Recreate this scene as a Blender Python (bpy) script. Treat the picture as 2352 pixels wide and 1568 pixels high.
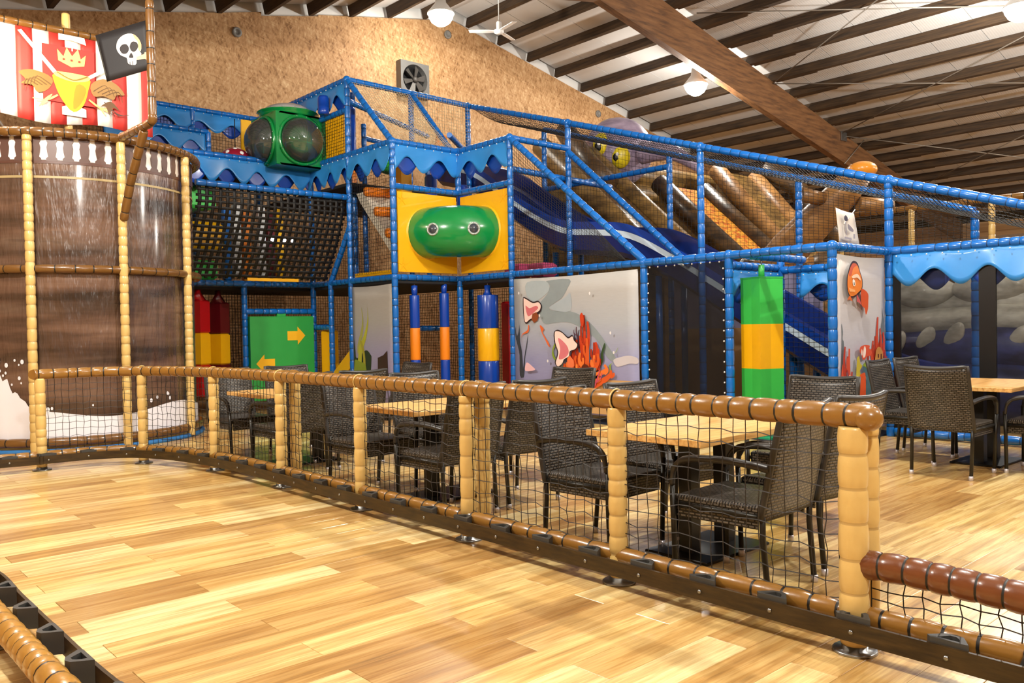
import bpy, bmesh, math, random
from mathutils import Vector, Matrix, Quaternion
random.seed(7)
for o in list(bpy.data.objects): bpy.data.objects.remove(o)
S = bpy.context.scene
COL = S.collection
PI = math.pi

# ------------------------------------------------------------------ camera
F, YAW, PITCH, ROLL, CH = 1904.0, .7337, .01764, -.01812, 1.30
def _mul(A, B): return [[sum(A[i][k]*B[k][j] for k in range(3)) for j in range(3)] for i in range(3)]
_c, _s = math.cos, math.sin
_R = _mul([[_c(ROLL), -_s(ROLL), 0], [_s(ROLL), _c(ROLL), 0], [0, 0, 1]],
          [[1, 0, 0], [0, _c(PITCH), -_s(PITCH)], [0, _s(PITCH), _c(PITCH)]])
W = _mul(_R, [[_c(YAW), -_s(YAW), 0], [0, 0, -1], [_s(YAW), _c(YAW), 0]])   # world -> camera (right, down, forward)
cam = bpy.data.cameras.new('camera'); camo = bpy.data.objects.new('camera', cam); COL.objects.link(camo)
cam.sensor_width = 36; cam.lens = F/2352*36; cam.clip_end = 200
camo.matrix_world = Matrix((
    (W[0][0], -W[1][0], -W[2][0], 0), (W[0][1], -W[1][1], -W[2][1], 0), (W[0][2], -W[1][2], -W[2][2], CH), (0, 0, 0, 1)))
S.camera = camo
# ------------------------------------------------------------------ world, exposure
w = bpy.data.worlds.new('world'); S.world = w; w.use_nodes = True
w.node_tree.nodes['Background'].inputs[0].default_value = (0, 0, 0, 1)
w.node_tree.nodes['Background'].inputs[1].default_value = 0.0
S.view_settings.view_transform = 'Standard'; S.view_settings.look = 'None'
S.view_settings.gamma = 1; S.view_settings.use_curve_mapping = False
S.view_settings.exposure = 0.35
LAMP_W = 900.0

# ------------------------------------------------------------------ materials
def lin(h):
    h = h.lstrip('#'); o = []
    for i in (0, 2, 4):
        v = int(h[i:i+2], 16)/255
        o.append(v/12.92 if v <= .04045 else ((v+.055)/1.055)**2.4)
    return (o[0], o[1], o[2], 1)
class NT:
    def __init__(s, name):
        s.m = bpy.data.materials.new(name); s.m.use_nodes = True
        s.t = s.m.node_tree; s.b = s.t.nodes['Principled BSDF']; s.out = s.t.nodes['Material Output']
    def n(s, typ, **kw):
        x = s.t.nodes.new('ShaderNode'+typ)
        for k, v in kw.items():
            if k.startswith('i_'):
                key = k[2:]
                key = int(key) if key.isdigit() else key.replace('_', ' ')
                x.inputs[key].default_value = v
            else: setattr(x, k, v)
        return x
    def l(s, a, b): s.t.links.new(a, b)
    def ramp(s, fac, stops):
        r = s.n('ValToRGB'); e = r.color_ramp.elements
        while len(e) < len(stops): e.new(.5)
        for el, (p, c) in zip(e, stops): el.position = p; el.color = lin(c) if isinstance(c, str) else c
        s.l(fac, r.inputs[0]); return r.outputs[0]
    def mix(s, fac, a, b, mode='MIX'):
        x = s.n('MixRGB', blend_type=mode)
        for v, i in ((fac, 0), (a, 1), (b, 2)):
            if isinstance(v, (int, float)): x.inputs[i].default_value = v if i == 0 else (v, v, v, 1)
            elif isinstance(v, str): x.inputs[i].default_value = lin(v)
            else: s.l(v, x.inputs[i])
        return x.outputs[0]
    def coords(s, kind='Object', scale=(1, 1, 1), rot=(0, 0, 0)):
        tc = s.n('TexCoord'); mp = s.n('Mapping'); mp.inputs['Scale'].default_value = scale; mp.inputs['Rotation'].default_value = rot
        s.l(tc.outputs[kind], mp.inputs[0]); return mp.outputs[0]
    def noise(s, vec, scale, detail=3, rough=.5):
        x = s.n('TexNoise'); x.inputs['Scale'].default_value = scale; x.inputs['Detail'].default_value = detail; x.inputs['Roughness'].default_value = rough
        s.l(vec, x.inputs['Vector']); return x.outputs[0]
    def bump(s, h, strength=.3, dist=.01):
        x = s.n('Bump'); x.inputs['Strength'].default_value = strength; x.inputs['Distance'].default_value = dist
        s.l(h, x.inputs['Height']); s.l(x.outputs[0], s.b.inputs['Normal'])
    def set(s, rough=.5, metal=0, coat=0, spec=.5, color=None):
        s.b.inputs['Roughness'].default_value = rough; s.b.inputs['Metallic'].default_value = metal
        s.b.inputs['Coat Weight'].default_value = coat; s.b.inputs['Coat Roughness'].default_value = .12
        s.b.inputs['Specular IOR Level'].default_value = spec
        if color is not None:
            if isinstance(color, str): s.b.inputs['Base Color'].default_value = lin(color)
            else: s.l(color, s.b.inputs['Base Color'])
        return s.m
_plain = {}
def plain(name, col, rough=.5, metal=0, coat=0, spec=.5, var=.06, vscale=6):
    if name in _plain: return _plain[name]
    t = NT(name); v = t.coords('Object')
    nz = t.noise(v, vscale, 4)
    c = t.mix(var*2, col, t.mix(nz, '#000000', '#FFFFFF'), 'SOFT_LIGHT')
    _plain[name] = t.set(rough, metal, coat, spec, c); return _plain[name]
def foam(name, col, rough=.28):
    t = NT(name); v = t.coords('Object')
    nz = t.noise(v, 14, 4)
    c = t.mix(.16, col, t.mix(nz, '#000000', '#FFFFFF'), 'SOFT_LIGHT')
    t.bump(t.noise(v, 40, 3), .25, .004)
    return t.set(rough, 0, .35, .5, c)
BLUE = foam('blue_foam', '#0A66BC'); BROWN = foam('brown_foam', '#8A6128'); DBROWN = foam('dark_brown_foam', '#6A3A1C')
SHIPBR = foam('ship_brown_foam', '#6E4A20'); BEIGE = foam('beige_foam', '#D3B26C', .35)
TIE = plain('tie_black', '#15110C', .5); BTIE = plain('tie_blue', '#063A6C', .5); YTIE = plain('tie_beige', '#B8985C', .5)
BLACKM = plain('black_metal', '#0D0D0E', .35, .2); STEEL = plain('steel', '#9A9C9C', .3, .9)
WHITE = plain('white_plastic', '#E6E6E4', .35); RUBBER = plain('black_rubber', '#3A3A38', .5)
GREEN = plain('green_vinyl', '#2FA046', .4, 0, .1); DGREEN = plain('dark_green_plastic', '#06843E', .22, 0, .5)
YELLOW = plain('yellow_plastic', '#F2B40C', .35, 0, .2); RED = plain('red_vinyl', '#B40D14', .35, 0, .2)
DRED = plain('maroon_vinyl', '#5C0A14', .35, 0, .2); ORANGE = plain('orange_vinyl', '#EC8414', .4, 0, .1)
RBLUE = plain('royal_blue_vinyl', '#0B3FA4', .3, 0, .3); DBLUE = plain('dark_blue_plastic', '#0A2468', .22, 0, .5)
LBLUE = plain('light_blue_sheet', '#2E88D4', .35, 0, .2); NBLUE = plain('navy_sheet', '#0A3E9E', .35, 0, .2)
NETB = plain('net_black', '#0E0C0A', .6); NETD = plain('net_dark_brown', '#1B130C', .6); NETT = plain('net_tan', '#B7A88A', .6)
LGREEN = plain('leaf_green_vinyl', '#39B84A', .4, 0, .1); DECK = plain('deck_dark', '#15161A', .7)
GREYM = plain('grey_metal', '#8B8C8D', .45, .6); WIRE = plain('wire', '#8A8379', .4, .5)

def mat_plank(name, island):
    t = NT(name)
    if island: r = t.n('NewGeometry').outputs['Random Per Island']
    else: r = t.n('ObjectInfo').outputs['Random']
    tc = t.n('TexCoord'); off = t.n('VectorMath', operation='ADD'); sc = t.n('VectorMath', operation='SCALE')
    cmb = t.n('CombineXYZ'); 
    for i in range(3): t.l(r, cmb.inputs[i])
    t.l(cmb.outputs[0], sc.inputs[0]); sc.inputs['Scale'].default_value = 37.0
    t.l(tc.outputs['Object'], off.inputs[0]); t.l(sc.outputs[0], off.inputs[1])
    mp = t.n('Mapping'); mp.inputs['Scale'].default_value = (.55, 7, 7); t.l(off.outputs[0], mp.inputs[0])
    base = t.ramp(r, [(0, '#B8925A'), (.14, '#C9A366'), (.34, '#DAB877'), (.56, '#E3C684'), (.78, '#EED8A0'), (1, '#CFA967')])
    g1 = t.noise(mp.outputs[0], 2.2, 5, .6)
    streak = t.ramp(g1, [(.28, '#7A5630'), (.43, '#CDAE7E'), (.58, '#FFFFFF')])
    c = t.mix(.55, base, streak, 'MULTIPLY')
    mp2 = t.n('Mapping'); mp2.inputs['Scale'].default_value = (2.2, 60, 60); t.l(off.outputs[0], mp2.inputs[0])
    g2 = t.noise(mp2.outputs[0], 1.5, 3, .6)
    c = t.mix(.3, c, t.ramp(g2, [(.3, '#8A6238'), (.6, '#FFFFFF')]), 'MULTIPLY')
    mp3 = t.n('Mapping'); mp3.inputs['Scale'].default_value = (1.6, 9, 1); t.l(off.outputs[0], mp3.inputs[0])
    vo = t.n('TexVoronoi'); vo.inputs['Scale'].default_value = .9; t.l(mp3.outputs[0], vo.inputs['Vector'])
    c = t.mix(t.ramp(vo.outputs['Distance'], [(.03, '#999999'), (.10, '#000000')]), c, '#5E3E20')
    t.bump(g2, .08, .002)
    return t.set(.27, 0, .12, .5, c)
PLANK = mat_plank('oak_plank', False); PLANKR = mat_plank('oak_plank_rest', True)

def mat_osb():
    t = NT('osb_board'); base = None
    v0 = t.n('TexCoord').outputs['Object']
    cols = []
    for k, (a, sc) in enumerate(((.45, 7), (-.6, 8), (1.35, 7.5), (.05, 9))):
        mp = t.n('Mapping'); mp.inputs['Rotation'].default_value = (0, a + PI/2, 0); mp.inputs['Location'].default_value = (k*3.7, 0, k*1.9)
        t.l(v0, mp.inputs[0])
        m2 = t.n('Mapping'); m2.inputs['Scale'].default_value = (.75, 0, 3.6); t.l(mp.outputs[0], m2.inputs[0])
        vo = t.n('TexVoronoi'); vo.inputs['Scale'].default_value = sc*1.05; t.l(m2.outputs[0], vo.inputs['Vector'])
        bw = t.n('RGBToBW'); t.l(vo.outputs['Color'], bw.inputs[0]); cols.append(bw.outputs[0])
    m1 = t.mix(.5, cols[0], cols[1]); m2_ = t.mix(.5, cols[2], cols[3]); m3 = t.mix(.5, m1, m2_)
    c = t.ramp(m3, [(.20, '#8A6440'), (.36, '#AE865A'), (.5, '#C0976A'), (.64, '#CAA478'), (.82, '#DDBE92')])
    big = t.noise(v0, .5, 2)
    c = t.mix(.25, c, t.ramp(big, [(.35, '#B28A58'), (.65, '#FFFFFF')]), 'MULTIPLY')
    t.bump(m3, .25, .01)
    return t.set(.6, 0, 0, .3, c)
OSB = mat_osb()
def mat_wood(name, cols, scale=(1, 12, 12), rough=.4, n=3):
    t = NT(name); v = t.coords('Object', scale); g = t.noise(v, n, 6, .6)
    k = len(cols); c = t.ramp(g, [(.3+.4*i/(k-1), cc) for i, cc in enumerate(cols)])
    t.bump(g, .1, .005); return t.set(rough, 0, .05, .4, c)
PURLIN = mat_wood('purlin_timber', ['#241A10', '#3C2C1C', '#4C3822'], (6, .5, 6), .7)
GLULAM = mat_wood('glulam_timber', ['#4A3220', '#6C4A2C', '#7C5836'], (.6, 5, 5), .6)
OAKTOP = mat_wood('oak_table_top', ['#B07A3C', '#D9A862', '#E6BD7C'], (1, 14, 14), .35)
def mat_sheet():
    t = NT('roof_sheet_white'); v = t.coords('Object')
    wv = t.n('TexWave', wave_type='BANDS', bands_direction='Y'); wv.inputs['Scale'].default_value = 6; t.l(v, wv.inputs['Vector'])
    c = t.mix(t.noise(v, .35, 3), '#BFC1C3', '#DAD8D4')
    t.bump(wv.outputs[1], .12, .01); return t.set(.45, 0, 0, .4, c)
SHEET = mat_sheet()
def mat_weave(name, swz):
    t = NT(name); tc = t.n('TexCoord'); sp = t.n('SeparateXYZ'); cb = t.n('CombineXYZ')
    t.l(tc.outputs['Object'], sp.inputs[0]); t.l(sp.outputs[swz[0]], cb.inputs[0]); t.l(sp.outputs[swz[1]], cb.inputs[1])
    br = t.n('TexBrick'); br.offset = .5
    br.inputs['Scale'].default_value = 1; br.inputs['Brick Width'].default_value = .034; br.inputs['Row Height'].default_value = .0155
    br.inputs['Mortar Size'].default_value = .0042; br.inputs['Mortar Smooth'].default_value = .6; br.inputs['Bias'].default_value = 0
    br.inputs['Color1'].default_value = lin('#6A6258'); br.inputs['Color2'].default_value = lin('#4A443C'); br.inputs['Mortar'].default_value = lin('#060505')
    t.l(cb.outputs[0], br.inputs['Vector'])
    inv = t.n('Math', operation='SUBTRACT'); inv.inputs[0].default_value = 1; t.l(br.outputs['Fac'], inv.inputs[1])
    t.bump(inv.outputs[0], 1.0, .006); return t.set(.32, 0, 0, .5, br.outputs['Color'])
WEAVE_B = mat_weave('wicker_back', (0, 2)); WEAVE_S = mat_weave('wicker_seat', (0, 1)); WEAVE_A = mat_weave('wicker_apron', (1, 2))
RIM = plain('wicker_rim', '#2B2825', .4); LEGM = plain('dark_grey_tube', '#26241F', .35, .4); CAPM = plain('silver_cap', '#C9C6CC', .3, .4)
def mat_hull():
    t = NT('printed_wood_vinyl'); v0 = t.n('TexCoord').outputs['Object']
    # planks round a drum: use height only for the plank bands
    sp = t.n('SeparateXYZ'); t.l(v0, sp.inputs[0])
    at = t.n('Math', operation='ARCTAN2'); t.l(sp.outputs[1], at.inputs[0]); t.l(sp.outputs[0], at.inputs[1])
    cb = t.n('CombineXYZ'); m = t.n('Math', operation='MULTIPLY'); m.inputs[1].default_value = 1.0; t.l(at.outputs[0], m.inputs[0])
    t.l(m.outputs[0], cb.inputs[0]); t.l(sp.outputs[2], cb.inputs[1])
    mp = t.n('Mapping'); mp.inputs['Scale'].default_value = (.5, 2.6, 1); t.l(cb.outputs[0], mp.inputs[0])
    g = t.noise(mp.outputs[0], 1.6, 4, .5)
    c = t.ramp(g, [(.30, '#30261F'), (.42, '#513E33'), (.54, '#6E5647'), (.64, '#7E6656'), (.74, '#4E3C33')])
    wv = t.n('TexWave', wave_type='BANDS', bands_direction='Y'); wv.inputs['Scale'].default_value = .55; wv.inputs['Distortion'].default_value = 5; wv.inputs['Detail'].default_value = 3
    wv.inputs['Detail Scale'].default_value = .8; t.l(cb.outputs[0], wv.inputs['Vector'])
    c = t.mix(.45, c, t.ramp(wv.outputs[1], [(.0, '#3A2A22'), (.25, '#9A7868'), (1, '#D8C4BC')]), 'MULTIPLY')
    # vertical creases of the clear cover
    mp2 = t.n('Mapping'); mp2.inputs['Scale'].default_value = (7, .9, 1); t.l(cb.outputs[0], mp2.inputs[0])
    g2 = t.noise(mp2.outputs[0], 2.2, 3, .55)
    t.bump(g2, .8, .05)
    return t.set(.26, 0, .8, .5, c)
HULL = mat_hull()
def mat_mesh(name, col, alpha):
    t = NT(name); tr = t.n('BsdfTransparent'); mx = t.n('MixShader'); mx.inputs[0].default_value = alpha
    t.set(.5, 0, 0, .3, col); t.l(tr.outputs[0], mx.inputs[1]); t.l(t.b.outputs[0], mx.inputs[2]); t.l(mx.outputs[0], t.out.inputs[0])
    return t.m
TINT = mat_mesh('dark_fine_mesh', '#101012', .62); TINTR = mat_mesh('sheer_dark_mesh', '#141416', .34); TINTL = mat_mesh('grey_fine_mesh', '#3A3834', .5); CLEARNET = mat_mesh('fine_net_haze', '#2E2A24', .28)
def mat_dome():
    t = NT('clear_dome'); tr = t.n('BsdfTransparent'); gl = t.n('BsdfGlossy'); gl.inputs['Roughness'].default_value = .05
    tr.inputs[0].default_value = (.86, .93, .93, 1); fr = t.n('Fresnel'); fr.inputs[0].default_value = 1.9; mx = t.n('MixShader')
    t.l(fr.outputs[0], mx.inputs[0]); t.l(tr.outputs[0], mx.inputs[1]); t.l(gl.outputs[0], mx.inputs[2])
    df = t.n('BsdfDiffuse'); df.inputs[0].default_value = (.8, .85, .85, 1); m2 = t.n('MixShader'); m2.inputs[0].default_value = .05; t.l(mx.outputs[0], m2.inputs[1]); t.l(df.outputs[0], m2.inputs[2])  # small white diffuse share puts the domes' hazy sheen into the material
    t.l(m2.outputs[0], t.out.inputs[0]); return t.m
DOME = mat_dome()
def mat_emit(name, col, st):
    t = NT(name); e = t.n('Emission'); e.inputs[0].default_value = lin(col); e.inputs[1].default_value = st; t.l(e.outputs[0], t.out.inputs[0]); return t.m
LAMPM = mat_emit('lamp_glow', '#FFF6E0', 30)
_ink = {}
def ink(col, rough=.5):
    k = col
    if k not in _ink: _ink[k] = plain('ink_'+col.strip('#').lower(), col, rough, 0, 0, .4, .08)
    return _ink[k]

# ------------------------------------------------------------------ mesh helpers
class MB:
    def __init__(s): s.v = []; s.f = []; s.m = []; s.smooth = []
    def add(s, vs, fs, mi=0, sm=False):
        b = len(s.v); s.v += [tuple(x) for x in vs]
        for f in fs: s.f.append([b+i for i in f]); s.m.append(mi); s.smooth.append(sm)
        return s
    def box(s, c, d, mi=0, rot=None, bev=0):
        hx, hy, hz = d[0]/2, d[1]/2, d[2]/2
        if bev:
            b = bev; vs = []; 
            for z, k in ((-hz, b), (-hz+b, 0), (hz-b, 0), (hz, b)):
                x, y = hx-k, hy-k
                for (sx, sy) in ((-1, -1), (1, -1), (1, 1), (-1, 1)):
                    if k: vs.append((sx*x, sy*y, z))
                    else: vs.append((sx*x, sy*y, z))
            fs = [(3, 2, 1, 0), (12, 13, 14, 15)]
            for r in range(3):
                for i in range(4):
                    j = (i+1) % 4; fs.append((r*4+i, r*4+j, r*4+4+j, r*4+4+i))
        else:
            vs = [(sx*hx, sy*hy, sz*hz) for sz in (-1, 1) for (sx, sy) in ((-1, -1), (1, -1), (1, 1), (-1, 1))]
            fs = [(3, 2, 1, 0), (4, 5, 6, 7), (0, 1, 5, 4), (1, 2, 6, 5), (2, 3, 7, 6), (3, 0, 4, 7)]
        c = Vector(c)
        vs = [Vector(v) for v in vs]
        if rot: vs = [rot @ v for v in vs]
        return s.add([v+c for v in vs], fs, mi)
    def tube(s, pts, r, sides=8, mi=0, cap=True, sm=True, closed=False, flat=1.0):
        rs = r if isinstance(r, (list, tuple)) else [r]*len(pts)
        P = [Vector(p) for p in pts]; n = len(P); rings = []
        T = []
        for i in range(n):
            a = P[i-1] if (i > 0 or closed) else P[i]; b = P[(i+1) % n] if (i < n-1 or closed) else P[i]
            d = (b-a); T.append(d.normalized() if d.length > 1e-9 else Vector((0, 0, 1)))
        up = Vector((0, 0, 1)) if abs(T[0].z) < .9 else Vector((1, 0, 0))
        N = (up - T[0]*up.dot(T[0])).normalized()
        vs = []
        for i in range(n):
            if i: N = (N - T[i]*N.dot(T[i])).normalized()
            B = T[i].cross(N)
            for k in range(sides):
                a = 2*PI*k/sides
                vs.append(P[i] + N*(math.cos(a)*rs[i]*flat) + B*(math.sin(a)*rs[i]))
        fs = []
        for i in range(n-1 + (1 if closed else 0)):
            i2 = (i+1) % n
            for k in range(sides):
                j = (k+1) % sides; fs.append((i*sides+k, i*sides+j, i2*sides+j, i2*sides+k))
        if isinstance(mi, list):
            b = len(s.v); s.v += [tuple(x) for x in vs]
            for q, f in enumerate(fs): s.f.append([b+i for i in f]); s.m.append(mi[q//sides]); s.smooth.append(sm)
        else: s.add(vs, fs, mi, sm)
        if cap and not closed:
            m0 = mi[0] if isinstance(mi, list) else mi; b = len(s.v)-len(vs)
            s.f.append([b+k for k in range(sides-1, -1, -1)]); s.m.append(m0); s.smooth.append(False)
            s.f.append([b+(n-1)*sides+k for k in range(sides)]); s.m.append(m0); s.smooth.append(False)
        return s
    def lathe(s, prof, c=(0, 0, 0), sides=20, mi=0, axis=None, sm=True, mis=None):
        c = Vector(c); q = Vector((0, 0, 1)).rotation_difference(Vector(axis).normalized()) if axis else None
        vs = []; n = len(prof)
        for (r, z) in prof:
            for k in range(sides):
                a = 2*PI*k/sides; v = Vector((r*math.cos(a), r*math.sin(a), z))
                if q: v = q @ v
                vs.append(v+c)
        b = len(s.v); s.v += [tuple(v) for v in vs]
        for i in range(n-1):
            for k in range(sides):
                j = (k+1) % sides; s.f.append([b+i*sides+k, b+i*sides+j, b+(i+1)*sides+j, b+(i+1)*sides+k]); s.m.append(mis[i] if mis else mi); s.smooth.append(sm)
        if prof[0][0] > 1e-6: s.f.append([b+k for k in range(sides-1, -1, -1)]); s.m.append(mis[0] if mis else mi); s.smooth.append(False)
        if prof[-1][0] > 1e-6: s.f.append([b+(n-1)*sides+k for k in range(sides)]); s.m.append(mis[-1] if mis else mi); s.smooth.append(False)
        return s
    def sphere(s, c, r, mi=0, seg=16, rings=10, scale=(1, 1, 1), rot=None):
        vs = []; c = Vector(c)
        for i in range(rings+1):
            t = PI*i/rings
            for k in range(seg):
                a = 2*PI*k/seg; v = Vector((math.sin(t)*math.cos(a)*r*scale[0], math.sin(t)*math.sin(a)*r*scale[1], math.cos(t)*r*scale[2]))
                if rot: v = rot @ v
                vs.append(v+c)
        fs = []
        for i in range(rings):
            for k in range(seg):
                j = (k+1) % seg; fs.append((i*seg+k, (i+1)*seg+k, (i+1)*seg+j, i*seg+j))
        return s.add(vs, fs, mi, True)
    def prism(s, poly, o, U, V, th, mi=0, sidemi=None):
        o, U, V = Vector(o), Vector(U), Vector(V); N = U.cross(V).normalized(); n = len(poly)
        a = [o+U*p[0]+V*p[1] for p in poly]; b = [p+N*th for p in a]
        i0 = len(s.v); s.v += [tuple(x) for x in a+b]
        s.f.append([i0+i for i in range(n-1, -1, -1)]); s.f.append([i0+n+i for i in range(n)]); s.m += [mi, mi]; s.smooth += [False, False]
        for i in range(n):
            j = (i+1) % n; s.f.append([i0+i, i0+j, i0+n+j, i0+n+i]); s.m.append(mi if sidemi is None else sidemi); s.smooth.append(False)
        return s
    def grid(s, fn, nu, nv, mi=0, th=0, sm=True):
        def pts(off):
            return [Vector(fn(i/nu, j/nv)) + Vector(off) for j in range(nv+1) for i in range(nu+1)]
        P = pts((0, 0, 0)); fs = [(j*(nu+1)+i, j*(nu+1)+i+1, (j+1)*(nu+1)+i+1, (j+1)*(nu+1)+i) for j in range(nv) for i in range(nu)]
        s.add(P, fs, mi, sm)
        if th:
            d = (P[1]-P[0]).cross(P[nu+1]-P[0])
            d = d.normalized()*th; m = len(P)
            s.add([p-d for p in P], [tuple(reversed(f)) for f in fs], mi, sm)
            b = len(s.v)-2*m; rim = [i for i in range(nu+1)] + [j*(nu+1)+nu for j in range(1, nv+1)] + [nv*(nu+1)+i for i in range(nu-1, -1, -1)] + [j*(nu+1) for j in range(nv-1, 0, -1)]
            for i in range(len(rim)):
                p, q = rim[i], rim[(i+1) % len(rim)]
                s.f.append([b+p, b+m+p, b+m+q, b+q]); s.m.append(mi); s.smooth.append(False)
        return s
    def build(s, name, mats, parent=None, loc=None, rotz=0):
        me = bpy.data.meshes.new(name); me.from_pydata(s.v, [], s.f)
        mats = mats if isinstance(mats, (list, tuple)) else [mats]
        for m in mats: me.materials.append(m)
        me.polygons.foreach_set('material_index', s.m); me.polygons.foreach_set('use_smooth', s.smooth); me.update()
        o = bpy.data.objects.new(name, me); COL.objects.link(o)
        if parent: o.parent = parent
        if loc: o.location = loc
        o.rotation_euler.z = rotz
        return o
def tag(o, label=None, cat=None, group=None, kind=None):
    if label: o['label'] = label
    if cat: o['category'] = cat
    if group: o['group'] = group
    if kind: o['kind'] = kind
    return o
def thing(name, label, cat, loc=(0, 0, 0), rotz=0, group=None, kind=None):
    o = bpy.data.objects.new(name, None); COL.objects.link(o); o.location = loc; o.rotation_euler.z = rotz; o.empty_display_size = .1
    return tag(o, label, cat, group, kind)
def copy_tree(o, parent=None):
    c = o.copy(); COL.objects.link(c); c.parent = parent
    for ch in list(o.children): copy_tree(ch, c)
    return c
def catmull(P, n=8, closed=False):
    P = [Vector(p) for p in P]; out = []; N = len(P)
    rng = range(N) if closed else range(N-1)
    for i in rng:
        p0 = P[(i-1) % N] if (closed or i > 0) else P[0]; p1 = P[i]; p2 = P[(i+1) % N]; p3 = P[(i+2) % N] if (closed or i < N-2) else P[-1]
        for k in range(n):
            t = k/n; out.append(.5*((2*p1)+(p2-p0)*t+(2*p0-5*p1+4*p2-p3)*t*t+(3*p1-p0-3*p2+p3)*t**3))
    if not closed: out.append(P[-1])
    return out
class Path:
    def __init__(s, pts):
        s.p = [Vector(q) for q in pts]; s.c = [0]
        for a, b in zip(s.p, s.p[1:]): s.c.append(s.c[-1]+(b-a).length)
        s.L = s.c[-1]
    def at(s, d):
        d = max(0, min(s.L, d))
        for i in range(len(s.c)-1):
            if d <= s.c[i+1]+1e-9:
                t = (d-s.c[i])/max(1e-9, s.c[i+1]-s.c[i]); return s.p[i].lerp(s.p[i+1], t)
        return s.p[-1].copy()
def foam_tube(mb, pts, r=.046, seg=.13, sides=12, jit=.35, cap=True):
    """padded tube: puffed sleeve pinched by ties; material 0 = sleeve, 1 = tie"""
    P = Path(pts); d = 0; S_ = [(0, .93)]; M = []
    cuts = []
    while True:
        L = seg*random.uniform(1-jit, 1+jit)
        if d+L > P.L-seg*.4: L = P.L-d
        for t, rr in ((.10, .985), (.35, 1.03), (.65, 1.03), (.90, .985)):
            S_.append((d+L*t, rr)); M.append(0)
        d += L
        if d >= P.L-1e-6: S_.append((P.L, .93)); M.append(0); break
        g = min(.006, L*.05)
        S_.append((d-g, .93)); M.append(0); S_.append((d+g, .93)); M.append(1)
    # extra samples on curved stretches are given by the segment rings themselves
    mb.tube([P.at(x) for x, _ in S_], [r*k for _, k in S_], sides, M, cap)
    return mb
def rail(name, pts, parent, mats, r=.046, seg=.13, sides=12):
    return foam_tube(MB(), pts, r, seg, sides).build(name, mats, parent)
BM = [BLUE, BTIE]; BRM = [BROWN, TIE]; DBM = [DBROWN, TIE]; SHM = [SHIPBR, TIE]; BEM = [BEIGE, YTIE]
def net(mb, fn, nu, nv, t=.003, sub=1, wob=0.0, mi=0, diag=False):
    """knotted net on the surface fn(u,v); nu x nv cells"""
    rnd = random.Random(3); K = {}
    def knot(i, j):
        if (i, j) not in K:
            p = Vector(fn(i/nu, j/nv))
            if wob and 0 < i < nu and 0 < j < nv: p += Vector((rnd.uniform(-1, 1), rnd.uniform(-1, 1), rnd.uniform(-1, 1)))*wob
            K[i, j] = p
        return K[i, j]
    for i in range(nu+1): mb.tube([knot(i, j) for j in range(0, nv+1, sub)] if nv % sub == 0 else [knot(i, j) for j in range(nv+1)], t, 3, mi, False, False)
    for j in range(nv+1): mb.tube([knot(i, j) for i in range(0, nu+1, sub)] if nu % sub == 0 else [knot(i, j) for i in range(nu+1)], t, 3, mi, False, False)
    return mb
def decal(name, parent, o, U, V, shapes, smooth=3, eps=.0008, start=.003):
    """flat print: list of (colour, polygon) laid on a panel, in metres along U and V"""
    mb = MB(); cols = []; o, U, V = Vector(o), Vector(U), Vector(V); N = U.cross(V).normalized()
    for k, sh in enumerate(shapes):
        col, poly = sh[0], sh[1]; sm_ = sh[2] if len(sh) > 2 else smooth
        if col not in cols: cols.append(col)
        P = [Vector((p[0], p[1], 0)) for p in poly]
        if sm_: P = catmull(P, sm_, True)
        pts = [o+U*p.x+V*p.y+N*(start+eps*k) for p in P]
        bmv = len(mb.v); mb.v += [tuple(p) for p in pts]
        mb.f.append(list(range(bmv, bmv+len(pts)))); mb.m.append(cols.index(col)); mb.smooth.append(False)
    ob = mb.build(name, [ink(c) for c in cols], parent)
    me = ob.data; b = bmesh.new(); b.from_mesh(me); bmesh.ops.triangulate(b, faces=b.faces[:], ngon_method='EAR_CLIP'); b.to_mesh(me); b.free()
    return ob
def stroke(pts, w0, w1, n=4):
    P = catmull([(p[0], p[1], 0) for p in pts], n); L = []; R = []
    for i, p in enumerate(P):
        a, b = P[max(0, i-1)], P[min(len(P)-1, i+1)]; d = (b-a).normalized(); w_ = w0+(w1-w0)*i/(len(P)-1); L.append((p.x-d.y*w_, p.y+d.x*w_)); R.append((p.x+d.y*w_, p.y-d.x*w_))
    return L+R[::-1]

# ================================================================== THE HALL
YW, XR = 16.0, 32.0
RX, RZ, SL = 12.69, 8.81, .2105
def roofz(x): return RZ - SL*abs(x-RX)          # underside of the purlins
XL = -6.0; YF = -12.0
# floor slab and planks
fl = MB().box(((XL+XR)/2, (YF+YW)/2, -.06), (XR-XL, YW-YF, .1)).build('floor', plain('floor_slab', '#A57C48', .5)); tag(fl, kind='structure')
PL, PW = 1.25, .19
def plank_mb(c=(0, 0, 0)):
    mb = MB(); x, y = PL/2-.0008, PW/2-.0008; b = .0014; z0, z1 = -.0095, 0
    vs = [(-x, -y, z0), (x, -y, z0), (x, y, z0), (-x, y, z0), (-x, -y, z1-b), (x, -y, z1-b), (x, y, z1-b), (-x, y, z1-b), (-x+b, -y+b, z1), (x-b, -y+b, z1), (x-b, y-b, z1), (-x+b, y-b, z1)]
    fs = [(8, 9, 10, 11)]
    for r in (0, 4):
        for i in range(4): j = (i+1) % 4; fs.append((r+i, r+j, r+4+j, r+4+i))
    return mb, [(v[0]+c[0], v[1]+c[1], v[2]+c[2]) for v in vs], fs
cells = []
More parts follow.
